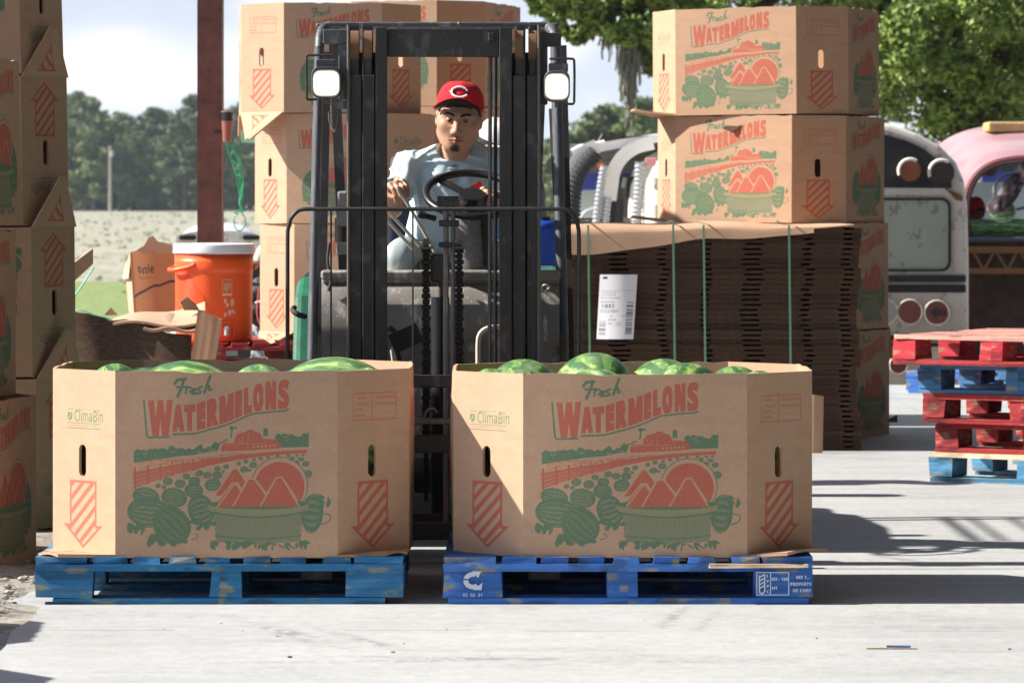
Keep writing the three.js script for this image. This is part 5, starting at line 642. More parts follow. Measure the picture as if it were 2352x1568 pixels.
// ---------------------------------------------------------------- cooler and scrap at the left
{ const D = 20.9, c = P(484, 790, D), t = thing('drink_cooler', 'round orange insulated drink cooler with a white lid and spigot', 'cooler', [c.x, Y(788, D), -D - 0.22], 0), k = D / F, H = (788 - 584) * k;
  const or = new THREE.MeshStandardMaterial({ color: rgb(250, 92, 30), roughness: 0.4 });
  const pr = [[0, 0], [0.200, 0], [0.208, 0.012]]; for (let y = 0.02; y < H - 0.10; y += 0.004) pr.push([0.2075 + 0.006 * y, y]); pr.push([0.212, H - 0.09], [0.218, H - 0.085], [0.218, H - 0.06], [0.214, H - 0.05], [0.216, H], [0, H]);
  part(t, 'barrel', new THREE.LatheGeometry(pr.map(([x, y]) => new THREE.Vector2(x, y)), 64), or);
  // ribbed flank between smooth front and back panels
  for (let i = 0; i < 34; i++) { const y = 0.075 + i * 0.0088, hw = 0.95 - 0.9 * Math.pow(i / 34, 2) * 0.25, pts = []; for (let j = 0; j <= 14; j++) { const a = -1.5 + j / 14 * hw * 1.5 + (i > 20 ? -0.02 * (i - 20) : 0), r = 0.2085 + 0.006 * y; pts.push(v3(Math.sin(a) * r, y, Math.cos(a) * r)); } part(t, 'rib', tube(pts, 0.0028, 14, 5), or); }
  const lidP = [[0, 0], [0.222, 0], [0.225, 0.008], [0.222, 0.046], [0.214, 0.056], [0, 0.060]]; part(t, 'lid', new THREE.LatheGeometry(lidP.map(([x, y]) => new THREE.Vector2(x, y)), 56).translate(0, H + 0.001, 0), std({ color: rgb(226, 226, 232), roughness: 0.45 }));
  part(t, 'handle', tube([v3(-0.215, H - 0.075, 0.03), v3(-0.236, H - 0.085, 0.09), v3(-0.20, H - 0.085, 0.15), v3(-0.13, H - 0.07, 0.185), v3(-0.09, H - 0.055, 0.196)], 0.012, 24, 8), or); part(t, 'handle', tube([v3(0.215, H - 0.075, 0.02), v3(0.228, H - 0.06, -0.03), v3(0.215, H - 0.075, -0.08)], 0.012, 16, 8), or);
  const sp = part(t, 'spigot', [new THREE.CylinderGeometry(0.018, 0.018, 0.03, 14).rotateX(Math.PI / 2).translate(0.085, 0.075, 0.205), new THREE.CylinderGeometry(0.011, 0.014, 0.03, 12).translate(0.085, 0.058, 0.222), rbox(0.016, 0.02, 0.014, 0.003, 0.088, 0.078, 0.228)], std({ color: rgb(190, 186, 182), roughness: 0.35, metalness: 0.4 })); part(sp, 'spigot_recess', tube([v3(0.055, 0.03, 0.205), v3(0.055, 0.115, 0.205), v3(0.12, 0.115, 0.182), v3(0.12, 0.03, 0.182)], 0.005, 30, 6, false, 0.05), or);
  const logo = canvas(200, 256, (g) => { g.fillStyle = '#e2632b'; g.fillRect(0, 0, 200, 256); g.strokeStyle = g.fillStyle = '#f2c4a4'; g.lineWidth = 8; g.strokeRect(8, 8, 184, 240); g.fillRect(8, 222, 184, 26); g.save(); g.translate(100, 118); g.rotate(-0.78); g.textAlign = 'center'; g.font = 'bold 34px serif'; g.fillText('THE', 0, -48); g.font = 'bold 58px serif'; g.fillText('HOME', 0, 4, 150); g.fillText('DEPOT', 0, 52, 160); g.restore(); });
  const lg = sheet(6, 2, (u, v) => { const a = 0.28 + u * 0.27, r = 0.2125; return v3(Math.sin(a) * r, 0.255 + v * 0.09, Math.cos(a) * r); }); part(t, 'printed_logo', lg, std({ map: logo, roughness: 0.45 }));
  const sc = std({ color: rgb(236, 190, 160), roughness: 0.8 }), r = rng(4); for (let i = 0; i < 9; i++) { const a = 0.34 + r() * 0.3, y = 0.13 + r() * 0.1; part(t, 'scuff', new THREE.CircleGeometry(0.004 + 0.008 * r(), 6).scale(1, 1.6, 1).rotateY(a).translate(Math.sin(a) * 0.2122, y, Math.cos(a) * 0.2122), sc); }
}
{ const D = 22.2, onie = canvas(512, 640, (g, w, h) => { kraftBase(g, w, h); g.fillStyle = '#46506e'; g.font = 'bold 96px sans-serif'; g.fillText('onie', 60, 170); g.font = '20px sans-serif'; g.fillText('quality bananas', 70, 212); curve(g, [[20, 360], [140, 300], [300, 262], [512, 220]], 20, '#4a5068'); });
  const t = thing('cardboard_box', 'opened cardboard box with blue lettering behind the orange cooler', 'cardboard box', [X(345, D), 0, -D]); const q = (x, y, d = D) => P(x, y, d).sub(t.position);
  part(t, 'front_panel', sheet(8, 8, (u, v) => { const a = q(lerp(312, 300, v), lerp(760, 578 + 0, v)), b = q(lerp(408, 402, v), lerp(762, 582, v)); return a.lerp(b, u).add(v3(0, 0.008 * Math.sin(u * 17) * v, 0.012 * Math.sin(u * 3.1))); }, 0.006), std({ map: onie, color: rgb(255, 225, 190), roughness: 0.9 }));
  part(t, 'side_panel', metric(sheet(4, 6, (u, v) => q(lerp(312, 300, v), lerp(760, 580, v)).lerp(q(lerp(300, 288, v), lerp(745, 610, v), D + 0.3), u), 0.006)), M.kraft);
  part(t, 'back_panel', metric(sheet(10, 6, (u, v) => q(lerp(298, 405, u), lerp(750, 585 - 30 * Math.sin(u * 2.6) - 14 * (u > 0.35 && u < 0.6 ? 1 : 0) * v, v), D + 0.32), 0.006)), M.kraft);
  part(t, 'flap', metric(sheet(4, 4, (u, v) => q(lerp(288, 302, u), lerp(610 + 30 * (1 - v), 612 - 30 * u, v), D + 0.3 * (1 - u)).add(v3(-0.02 * (1 - v), 0, 0)), 0.005)), M.kraft);
}
{ // heap of crushed, flattened cardboard beside the left stacks
  const t = thing('scrap_cardboard', 'heap of crushed brown cardboard between the bins and the cooler', 'scrap cardboard', [X(330, 19.2), 0, -19.4]), D = 18.9, q = (x, y, d = D) => P(x, y, d).sub(t.position);
  const top = (u) => { const T = [[0, 716], [0.2, 722], [0.33, 736], [0.45, 732], [0.62, 748], [0.8, 765], [1, 768]]; for (let i = 1; i < T.length; i++) if (u <= T[i][0]) return lerp(T[i - 1][1], T[i][1], (u - T[i - 1][0]) / (T[i][0] - T[i - 1][0])); };
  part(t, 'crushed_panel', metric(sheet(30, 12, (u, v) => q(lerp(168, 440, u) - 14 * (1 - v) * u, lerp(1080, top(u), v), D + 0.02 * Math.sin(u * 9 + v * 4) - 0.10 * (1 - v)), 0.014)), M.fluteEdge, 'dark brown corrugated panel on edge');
  const sl = WOOD.raw; // layered grey-tan end of the folded stack
  for (let i = 0; i < 6; i++) part(t, 'folded_layer', metric(sheet(6, 8, (u, v) => q(lerp(424 + i * 9, 434 + i * 9, u) + lerp(-6, 30, v) - (1 - v) * 12, lerp(1040, 712 + i * 4, v), D - 0.03 - 0.012 * i + 0.01 * Math.sin(v * 5 + i)), 0.01)), i % 2 ? M.kraft : std({ map: kraftTex, color: rgb(226, 220, 212), roughness: 0.9 }));
  part(t, 'top_layer', metric(sheet(20, 5, (u, v) => q(lerp(258, 470, u), lerp(742, lerp(732, 696, u), v) - 6 * Math.sin(u * 7), D + lerp(-0.02, 0.32, v)), 0.012)), M.kraft); part(t, 'top_layer', metric(sheet(14, 5, (u, v) => q(lerp(330, 468, u), lerp(752 + 6 * u, 722, v) + 4 * Math.sin(u * 11), D + lerp(-0.04, 0.26, v)), 0.014)), std({ map: kraftTex, color: rgb(214, 214, 218), roughness: 0.9 }));
  part(t, 'torn_corner', metric(sheet(4, 6, (u, v) => q(lerp(412, 448, u) + 10 * (1 - v), lerp(712, 680 + 30 * Math.abs(u - 0.45), v), D + 0.12 + 0.05 * u), 0.006)), M.kraft); part(t, 'torn_corner', metric(sheet(4, 4, (u, v) => q(lerp(240, 268, u), lerp(724, 706 + 30 * Math.abs(u - 0.5), v), D + 0.2), 0.006)), M.kraft);
  const f = thing('cardboard_flap', 'stray cardboard flap sticking out beside the upside-down bins', 'cardboard', [X(186, 17.5), 0, -17.5]); part(f, 'panel', metric(sheet(4, 4, (u, v) => P(lerp(150, 213, u), lerp(lerp(664, 606, u), lerp(618, 570, u), v), 17.5 + 0.1 * u).sub(f.position), 0.008)), M.kraft); part(f, 'panel', metric(sheet(3, 8, (u, v) => P(lerp(120, 160, u), lerp(1090, 640, v), 17.5).sub(f.position), 0.008)), M.kraft);
}
const strapGreen = new THREE.MeshStandardMaterial({ color: rgb(44, 170, 120), roughness: 0.45 }), strapPale = new THREE.MeshStandardMaterial({ color: rgb(130, 205, 180), roughness: 0.5 });
{ const D = 23.38, t = thing('tumbler', 'brown plastic tumbler with a dark lid fixed to the roof post', 'tumbler', [X(521, D), Y(325, D), -D]); part(t, 'cup', new THREE.CylinderGeometry(0.034, 0.027, 0.125, 20).translate(0, 0.0625, 0), std({ color: rgb(150, 92, 84), roughness: 0.35 })); part(t, 'lid', new THREE.CylinderGeometry(0.034, 0.035, 0.055, 20).translate(0, 0.152, 0), M.blackPlastic); part(t, 'rim', new THREE.TorusGeometry(0.034, 0.003, 6, 20).rotateX(Math.PI / 2).translate(0, 0.18, 0), std({ color: rgb(170, 120, 104) })); part(t, 'bracket', box(0.05, 0.02, 0.02, -0.05, 0.06, 0), M.mastBlack);
  const s = thing('plastic_strap', 'tangled green plastic strapping hanging from the roof post', 'strap', [X(535, D), Y(520, D), -D]); const q = (x, y, d = D) => P(x, y, d).sub(s.position), r = rng(6);
  for (const pts of [[[522, 322], [534, 345], [548, 372], [540, 395], [556, 412], [554, 450], [556, 482]], [[524, 326], [548, 335], [556, 346], [530, 350], [536, 380], [545, 400], [552, 430], [548, 470], [562, 486]], [[520, 328], [528, 360], [552, 385], [546, 405], [540, 392], [548, 440], [553, 486], [536, 488], [560, 484]], [[553, 486], [538, 500], [540, 522], [552, 530], [565, 514], [560, 494], [553, 486]], [[530, 330], [545, 350], [553, 378], [558, 420], [551, 470], [556, 486], [546, 480]]]) part(s, 'strand', tube(pts.map(([x, y]) => q(x + (r() - 0.5) * 3, y, D + (r() - 0.5) * 0.03)), 0.0032, 60, 5), strapGreen);
  const tl = thing('teal_sheet', 'pale teal plastic strip poking out between stacked bins', 'plastic sheet', [X(585, 21.7), Y(311, 21.7), -21.7]); part(tl, 'sheet', metric(sheet(6, 3, (u, v) => P(lerp(552 + 8 * Math.abs(v - 0.5), 640, u), lerp(327 + 4 * u, 297 - 2 * u, v), 21.75 + 0.04 * u).sub(tl.position), 0.004)), strapPale);
  for (const [pts, lab] of [[[[158, 700], [176, 672], [198, 640], [214, 614]], 'pale green strap end standing up beside the upside-down bins']]) { const o = thing('strap_end', lab, 'strap', [X(180, 18.2), Y(700, 18.2), -18.2]); part(o, 'strand', tube(pts.map(([x, y]) => P(x, y, 18.2).sub(o.position)), 0.004, 20, 5), strapPale); part(o, 'strand', tube([[168, 716], [186, 712], [214, 722], [240, 728], [254, 736]].map(([x, y]) => P(x, y, 18.4).sub(o.position)), 0.004, 20, 5), strapPale); }
}
// ---------------------------------------------------------------- debris on the floor
{ const o = thing('floor_scrap', 'thin blue and brown twig-like scrap lying on bare concrete', 'debris', [X(2050, 11.5), 0, -11.52]); part(o, 'splinter', chip(box(0.15, 0.004, 0.008, 0, 0.003, 0.01), 3, 0.003), WOOD.raw); part(o, 'splinter', chip(box(0.07, 0.006, 0.010, 0.02, 0.006, 0), 5, 0.003), WOOD.midBlue);
  const l = thing('dry_leaf', 'dark dry leaf on the concrete beside the cardboard bundle', 'leaf', [X(2016, 23.2), 0.002, -23.2]); part(l, 'blade', metric(sheet(6, 3, (u, v) => v3(lerp(-0.09, 0.12, u), 0.015 + 0.09 * Math.abs(u - 0.5) * v, (v - 0.5) * 0.06 * Math.sin(u * 3.1)), 0.002)), std({ color: rgb(70, 58, 46) }));
  const r = rng(17); for (let i = 0; i < 16; i++) { const s = 0.003 + 0.006 * r() ** 2, x = -1.2 + r() * 4.4, d = 10.2 + r() * 2.3; solo('pebble', new THREE.DodecahedronGeometry(s, 0).scale(1.4, 0.5, 1).rotateY(r() * 3).translate(x, s * 0.4, -d), i % 3 ? M.rubber : std({ color: rgb(150, 140, 126) }), 'tiny dark chip of grit lying on the open concrete', 'grit', 'grit scattered on the concrete'); }
}
// ---------------------------------------------------------------- buses beyond the dock
const busWhite = std({ map: rep(speck, 0.8), color: rgb(226, 223, 218), roughness: 0.5 }), busBlack = std({ map: rep(blotch, 2), color: rgb(34, 36, 42), roughness: 0.55 }), glassG = new THREE.MeshPhysicalMaterial({ color: rgb(196, 208, 204), roughness: 0.25, transmission: 0.35, thickness: 0, clearcoat: 0.6 });
const lensRed = std({ map: rep(blotch, 4), color: rgb(150, 84, 78), roughness: 0.5 }), lensDark = std({ color: rgb(66, 52, 50), roughness: 0.45 }), lensAmber = std({ map: rep(blotch, 4), color: rgb(170, 98, 66), roughness: 0.5 }), lensClear = std({ color: rgb(168, 166, 158), roughness: 0.4 });
{ // white bus, rear towards the floor
  const D = 30, k = D / F, t = thing('white_bus', 'white school bus seen from its rear with round lamps and black stripes', 'bus', [X(1862, D), -1.1, -D]), q = (x, y) => [(x - 1862) * k, Y(y, D) + 1.1];
  const half = 353 * k, out = []; const prof = [[0, 286], [100, 288], [180, 298], [240, 318], [290, 344], [326, 380], [343, 420], [350, 480], [353, 600], [353, 890]]; for (const [x, y] of prof) out.push(q(1862 + x, y)); for (const [x, y] of [...prof].reverse().slice(0, -1)) out.push(q(1862 - x, y));
  const body = new THREE.ExtrudeGeometry(new THREE.Shape(out.map(([x, y]) => new THREE.Vector2(x, y))), { depth: 8.5, bevelEnabled: true, bevelSize: 0.05, bevelThickness: 0.06, bevelSegments: 3 }).translate(0, 0, -8.62); part(t, 'body_shell', metric(body), busWhite);
  const plate = (pts, z, m, n, hole) => { const s = new THREE.Shape(pts.map(([x, y]) => new THREE.Vector2(...q(x, y)))); if (hole) s.holes.push(new THREE.Path(hole.map(([x, y]) => new THREE.Vector2(...q(x, y))))); return part(t, n, metric(new THREE.ExtrudeGeometry(s, { depth: 0.02, bevelEnabled: false }).translate(0, 0, z)), m); };
  const cap0 = [[2188, 432], [2186, 400], [2160, 370], [2120, 340], [2080, 322], [2030, 308], [1862, 300]]; plate([...cap0, ...cap0.map(([x, y]) => [3724 - x, y]).reverse().slice(1), [1536, 428]], -0.052, busBlack, 'roof_cap');
  for (const [x, y, r, m] of [[2090, 392, 26, lensAmber], [2162, 396, 28, lensDark], [1634, 392, 26, lensAmber], [1562, 396, 28, lensDark], [2152, 718, 28, lensRed], [2090, 716, 28, lensRed], [2034, 714, 28, lensClear], [2064, 838, 20, lensRed]]) { const [a, b] = q(x, y); const l = part(t, 'lamp', new THREE.CylinderGeometry(r * k, r * k, 0.03, 28).rotateX(Math.PI / 2).translate(a, b, 0.02), m); part(l, 'lamp_ring', new THREE.TorusGeometry(r * k, 0.008, 6, 28).translate(a, b, 0.03), y < 500 ? busBlack : busWhite); if (y < 500) part(l, 'lamp_hood', new THREE.TorusGeometry(r * k * 1.02, 0.014, 8, 26, 2.5).scale(1, 1, 3).rotateZ(1.0).translate(a, b, 0.05), busWhite); if (y === 718) part(l, 'arrow_mark', prism([[-0.05, 0], [0, 0.05], [0, 0.02], [0.06, 0.02], [0.06, -0.02], [0, -0.02], [0, -0.05]], 0.004).scale(1.1, 1.1, 1).translate(a, b, 0.038), lensDark); }
  const rr = (x0, x1, y0, y1, c) => { const o = []; for (const [cx, cy, a] of [[x1 - c, y0 + c, 0], [x0 + c, y0 + c, 1], [x0 + c, y1 - c, 2], [x1 - c, y1 - c, 3]]) for (let i = 0; i <= 5; i++) { const an = a * Math.PI / 2 + i / 5 * Math.PI / 2; o.push([cx + c * Math.cos(an), cy - c * Math.sin(an)]); } return o; };
  const w = plate(rr(1980, 2186, 454, 624, 22), -0.038, M.rubber, 'rear_window', rr(1986, 2180, 460, 618, 18)); part(w, 'pane', metric(new THREE.ShapeGeometry(new THREE.Shape(rr(1985, 2181, 459, 619, 18).map(([x, y]) => new THREE.Vector2(...q(x, y))))).translate(0, 0, -0.032)), std({ map: rep(speck, 0.7), color: rgb(168, 178, 170), roughness: 0.25 }));
  const w2 = plate(rr(1560, 1760, 454, 624, 22), -0.038, M.rubber, 'rear_window', rr(1566, 1754, 460, 618, 18)); part(w2, 'pane', metric(new THREE.ShapeGeometry(new THREE.Shape(rr(1565, 1755, 459, 619, 18).map(([x, y]) => new THREE.Vector2(...q(x, y))))).translate(0, 0, -0.032)), std({ map: rep(speck, 0.7), color: rgb(168, 178, 170), roughness: 0.25 }));
  for (const [y0, y1] of [[632, 648], [654, 672], [770, 782], [788, 796]]) { const [a, b] = q(1862, y1), h = (y1 - y0) * k; part(t, 'stripe_rail', rbox(half * 2 + 0.04, h, 0.03, 0.01, a, b + h / 2, -0.03), busBlack); }
  { const rs = std({ map: rep(blotch, 3), color: rgb(150, 98, 58), roughness: 0.95 }), s = [[2172, 432], [2214, 450], [2212, 462], [2196, 458], [2186, 446]]; plate(s, -0.0525, rs, 'rust_patch'); }
  part(t, 'bumper', rbox(half * 2 + 0.1, 0.24, 0.14, 0.03, 0, 0.32, 0.0), busBlack); for (const x of [-0.95, 0.95]) part(t, 'wheel', new THREE.CylinderGeometry(0.48, 0.48, 0.5, 28).rotateZ(Math.PI / 2).translate(x, 0.48, -2.2), M.rubber);
  const [lx] = q(1511, 600); part(t, 'corner_trim', bar(v3(lx + 0.0, Y(880, D) + 1.1, -0.1), v3(lx + 0.0, Y(470, D) + 1.1, -0.1), 0.07, 14), busWhite); part(t, 'clamp_band', new THREE.CylinderGeometry(0.078, 0.078, 0.05, 16).translate(lx, Y(415, D) + 1.1, -0.1), M.cream);
}
const hose = (t, q, pts, r, m, n = 'corrugated_hose') => { const c = new THREE.CatmullRomCurve3(pts.map(([x, y, d]) => q(x, y, d))), L = c.getLength(), N = Math.round(L / 0.036), g = new THREE.TubeGeometry(c, N * 6, r, 12), p = g.attributes.position, rs = 13; for (let i = 0; i <= N * 6; i++) { const cp = c.getPointAt(i / (N * 6)), k = 1 + 0.13 * Math.cos(i / 6 * Math.PI * 2); for (let j = 0; j < rs; j++) { const o = i * rs + j; p.setXYZ(o, cp.x + (p.getX(o) - cp.x) * k, cp.y + (p.getY(o) - cp.y) * k, cp.z + (p.getZ(o) - cp.z) * k); } } g.computeVertexNormals(); return part(t, n, g, m); };
{ // cut-open white bus with corrugated hoses, seen through the gap
  const D = 32, t = thing('cut_open_bus', 'cut-open white bus with grey corrugated hoses hanging from its roof', 'bus', [X(1440, D), -1.1, -D]), q = (x, y, d = D) => P(x, y, d).sub(t.position);
  const lit = std({ color: rgb(238, 238, 236), roughness: 0.45 }), grey = std({ color: rgb(150, 154, 162), roughness: 0.55 }), blk = std({ color: rgb(40, 41, 46), roughness: 0.6 }), inner = std({ map: rep(blotch, 1), color: rgb(140, 142, 138), roughness: 0.8 });  // first material: one even white for roof, edge and ribs
  const roofY = (u) => lerp(346, 296, Math.pow(u, 0.55)); // roof edge seen from behind, curving over to the front
  part(t, 'roof', sheet(24, 10, (u, v) => q(lerp(1312, 1700, u), roofY(u) + 0 - 4 * v, D + v * 5.5), 0.05), lit);
  part(t, 'roof_edge', sheet(24, 3, (u, v) => q(lerp(1330, 1640, u), lerp(roofY(u), roofY(u) + 22 - 6 * u, v), D - 0.02), 0.02), lit);
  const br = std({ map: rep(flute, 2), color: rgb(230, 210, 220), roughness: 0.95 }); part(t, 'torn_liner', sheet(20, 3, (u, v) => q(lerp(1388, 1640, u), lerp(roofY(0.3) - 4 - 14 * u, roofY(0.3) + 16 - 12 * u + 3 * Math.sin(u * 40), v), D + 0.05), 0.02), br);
  const arch = (pts, w) => part(t, 'roof_rib', sheet(pts.length * 5, 2, (u, v) => { const c = new THREE.CatmullRomCurve3(pts.map(([x, y]) => q(x, y, D - 0.12))); const p = c.getPointAt(u), tn = c.getTangentAt(u); return p.add(v3(tn.y, -tn.x, 0).multiplyScalar((v - 0.5) * w)); }, 0.06), lit);
  arch([[1500, 328], [1462, 338], [1432, 358], [1412, 388], [1404, 430], [1400, 460]], 0.11); arch([[1372, 335], [1340, 352], [1318, 388], [1310, 425]], 0.12);
  hose(t, q, [[1368, 352, D - 0.2], [1345, 376, D - 0.22], [1324, 412, D - 0.22], [1315, 460, D - 0.2], [1318, 640, D - 0.1]], 0.068, blk); hose(t, q, [[1388, 380, D - 0.3], [1382, 415, D - 0.3], [1374, 470, D - 0.3], [1366, 560, D - 0.3], [1364, 640, D - 0.3]], 0.032, grey); hose(t, q, [[1396, 452, D - 0.3], [1392, 490, D - 0.3], [1386, 560, D - 0.3], [1384, 640, D - 0.3]], 0.034, grey); hose(t, q, [[1470, 372, D - 0.5], [1468, 430, D - 0.5], [1462, 500, D - 0.5], [1456, 640, D - 0.5]], 0.04, grey);
  part(t, 'padded_post', bar(q(1418, 430, D - 0.1), q(1402, 660, D - 0.1), 0.075, 14), blk);
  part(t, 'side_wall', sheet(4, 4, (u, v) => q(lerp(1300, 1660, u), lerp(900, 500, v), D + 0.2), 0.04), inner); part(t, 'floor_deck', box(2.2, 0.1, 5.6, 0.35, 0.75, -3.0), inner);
  const blue = std({ color: rgb(44, 58, 150), roughness: 0.5 }); part(t, 'sun_visor', sheet(4, 2, (u, v) => q(lerp(1330, 1680, u), lerp(436, 398, v), D + 5.4), 0.02), blue); part(t, 'windshield', sheet(4, 2, (u, v) => q(lerp(1330, 1680, u), lerp(500, 434, v), D + 5.45), 0.02), glassG);
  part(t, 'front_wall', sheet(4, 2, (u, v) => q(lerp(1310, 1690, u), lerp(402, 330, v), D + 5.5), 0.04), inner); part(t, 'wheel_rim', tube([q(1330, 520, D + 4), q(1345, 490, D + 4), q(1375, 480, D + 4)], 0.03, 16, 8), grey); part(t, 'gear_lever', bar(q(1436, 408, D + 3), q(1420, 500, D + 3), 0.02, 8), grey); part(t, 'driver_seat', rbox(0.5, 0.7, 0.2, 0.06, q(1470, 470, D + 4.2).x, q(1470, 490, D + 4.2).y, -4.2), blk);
  part(t, 'marker_lamp', rbox(0.06, 0.05, 0.03, 0.01, ...q(1379, 380, D - 0.25).toArray()), std({ color: rgb(236, 120, 40), roughness: 0.4 })); part(t, 'marker_lamp', rbox(0.09, 0.07, 0.04, 0.01, ...q(1495, 372, D - 0.5).toArray()), std({ color: rgb(190, 130, 136), roughness: 0.5 }));
  part(t, 'aerial', bar(q(1359, 345, D), q(1384, 308, D), 0.004, 5), grey); part(t, 'wheel', new THREE.CylinderGeometry(0.48, 0.48, 0.3, 28).rotateZ(Math.PI / 2).translate(-0.3, 0.48, -1.5), M.rubber); part(t, 'wheel', new THREE.CylinderGeometry(0.48, 0.48, 0.3, 28).rotateZ(Math.PI / 2).translate(1.3, 0.48, -1.5), M.rubber);
}
{ // faded red bus loaded with melons, rear cut open
  const D = 33, t = thing('red_bus', 'faded red bus with its rear cut open and loaded with watermelons', 'bus', [X(2400, D), -1.1, -D]), q = (x, y, d = D) => P(x, y, d).sub(t.position), red = std({ map: pix(256, 256, (x, y) => { const n = fbm(x / 40, y / 40, 5, 0, 66), k = step(0.25, 0.75, n); return [lerp(152, 164, k), lerp(108, 136, k), lerp(112, 139, k)].map((c) => c + 12 * (hash(x, y, 6) - 0.5)); }), roughness: 0.5 }), dk = std({ map: rep(blotch, 2), color: rgb(120, 52, 58), roughness: 0.7 });
  const rack0 = std({ map: rep(blotch, 2), color: rgb(120, 100, 88), roughness: 0.9 });
  const arc = (u, rx, ry) => { const a = Math.PI * (1 - u); return [2400 + Math.sign(Math.cos(a)) * Math.pow(Math.abs(Math.cos(a)), 0.62) * rx, 520 - Math.pow(Math.sin(a), 0.62) * ry]; };
  part(t, 'roof', sheet(40, 12, (u, v) => { const [x, y] = arc(u, lerp(184, 318, v), lerp(158, 236, v)), d = D + v * 2.2; return q(2400 + (x - 2400) * (D / d) * 1.0, 470 + (y - 470), d).setZ(-(d - D)); }, 0.03), red);
  part(t, 'opening_rim', sheet(40, 2, (u, v) => { const [x, y] = arc(u, lerp(172, 184, v), lerp(148, 158, v)); return q(x, y, D - 0.01 + 0.05 * (1 - v)); }, 0.03), dk);
  part(t, 'hatch', rbox(0.42, 0.09, 0.4, 0.02, ...q(2318, 292, D + 1.8).toArray()), std({ map: rep(blotch, 3), color: rgb(214, 178, 120), roughness: 0.8 }));
  for (const [x0, x1] of [[2212, 2232], [2568, 2590]]) part(t, 'side_post', sheet(2, 4, (u, v) => q(lerp(x0, x1, u), lerp(900, 515, v), D), 0.05), dk);
  part(t, 'side_wall', sheet(6, 4, (u, v) => q(2215, lerp(900, 560, v), D).add(v3(0, 0, -u * 7)), 0.04), red); part(t, 'side_wall', sheet(6, 4, (u, v) => q(2588, lerp(900, 560, v), D).add(v3(0, 0, -u * 7)), 0.04), red);
  part(t, 'front_wall', sheet(3, 2, (u, v) => q(lerp(2215, 2588, u), lerp(398, 330, v), D + 6.5), 0.04), std({ color: rgb(70, 74, 70) })); part(t, 'sun_visor', sheet(3, 2, (u, v) => q(lerp(2225, 2580, u), lerp(418, 394, v), D + 6.3), 0.03), std({ color: rgb(60, 70, 165), roughness: 0.5 })); part(t, 'windshield', sheet(3, 2, (u, v) => q(lerp(2225, 2580, u), lerp(510, 416, v), D + 6.5), 0.02), glassG); part(t, 'window_post', bar(q(2250, 418, D + 6.2), q(2252, 352, D + 6.2), 0.03, 8), M.cream);
  part(t, 'steering_wheel', new THREE.TorusGeometry(0.2, 0.016, 8, 28).rotateX(-0.5).translate(...q(2330, 440, D + 5.6).toArray()), M.blackPlastic); part(t, 'mirror', new THREE.SphereGeometry(0.12, 16, 10).scale(1, 1, 0.4).translate(...q(2272, 378, D + 5).toArray()), M.blackPlastic);
  part(t, 'floor_deck', box(1.4, 0.06, 6, q(2400, 550).x, q(0, 552).y, -3.1), rack0);
  const rack = std({ map: kraftTex, color: rgb(200, 170, 140), roughness: 0.85 }), rail = std({ color: rgb(88, 92, 112), roughness: 0.5 });
  part(t, 'rack_rail', rbox(1.38, 0.035, 0.06, 0.008, q(2400, 549).x, q(0, 549).y, 0.06), rail); part(t, 'rack_board', rbox(1.38, 0.06, 0.03, 0.006, q(2400, 573).x, q(0, 573).y, 0.05), rack); part(t, 'rack_board', rbox(1.38, 0.05, 0.03, 0.006, q(2400, 622).x, q(0, 622).y, 0.05), rack);
  for (let i = 0; i < 6; i++) { const x = 2236 + i * 54; part(t, 'rack_strut', beam(q(x, 578, D - 0.04), q(x + 24, 618, D - 0.04), 0.022, 0.02), rack); part(t, 'rack_strut', beam(q(x + 48, 578, D - 0.04), q(x + 26, 618, D - 0.04), 0.022, 0.02), rack); }
  part(t, 'added_bulkhead', sheet(2, 3, (u, v) => q(lerp(2222, 2580, u), lerp(900, 540, v), D).setZ(-0.5), 0.03), rack0); part(t, 'lower_deck', box(1.4, 0.06, 6, q(2400, 550).x, 0.55, -3.1), rack0); for (const x of [-0.5, 0.5]) part(t, 'wheel', new THREE.CylinderGeometry(0.48, 0.48, 0.3, 28).rotateZ(Math.PI / 2).translate(x, 0.48, -3), M.rubber);  // bulkhead added where only dark shade lies; hides the legs behind it
  for (let i = 0; i < 5; i++) { const x = [2222, 2262, 2300, 2335, 2372][i], d = D + 0.12 + 0.02 * (i % 2); watermelon(X(x, d), Y(525, d), -d, 0.17, 0.36, 1.25 + 0.2 * (i % 3), 'watermelon lying on the rack in the open red bus', 'watermelons on the red bus rack'); }
  const dm = 27.1; watermelon(X(2304, dm), Y(484, dm), -dm, 0.165, 0.19, 1.4, 'pale green watermelon held up in a hand at the red bus');
}
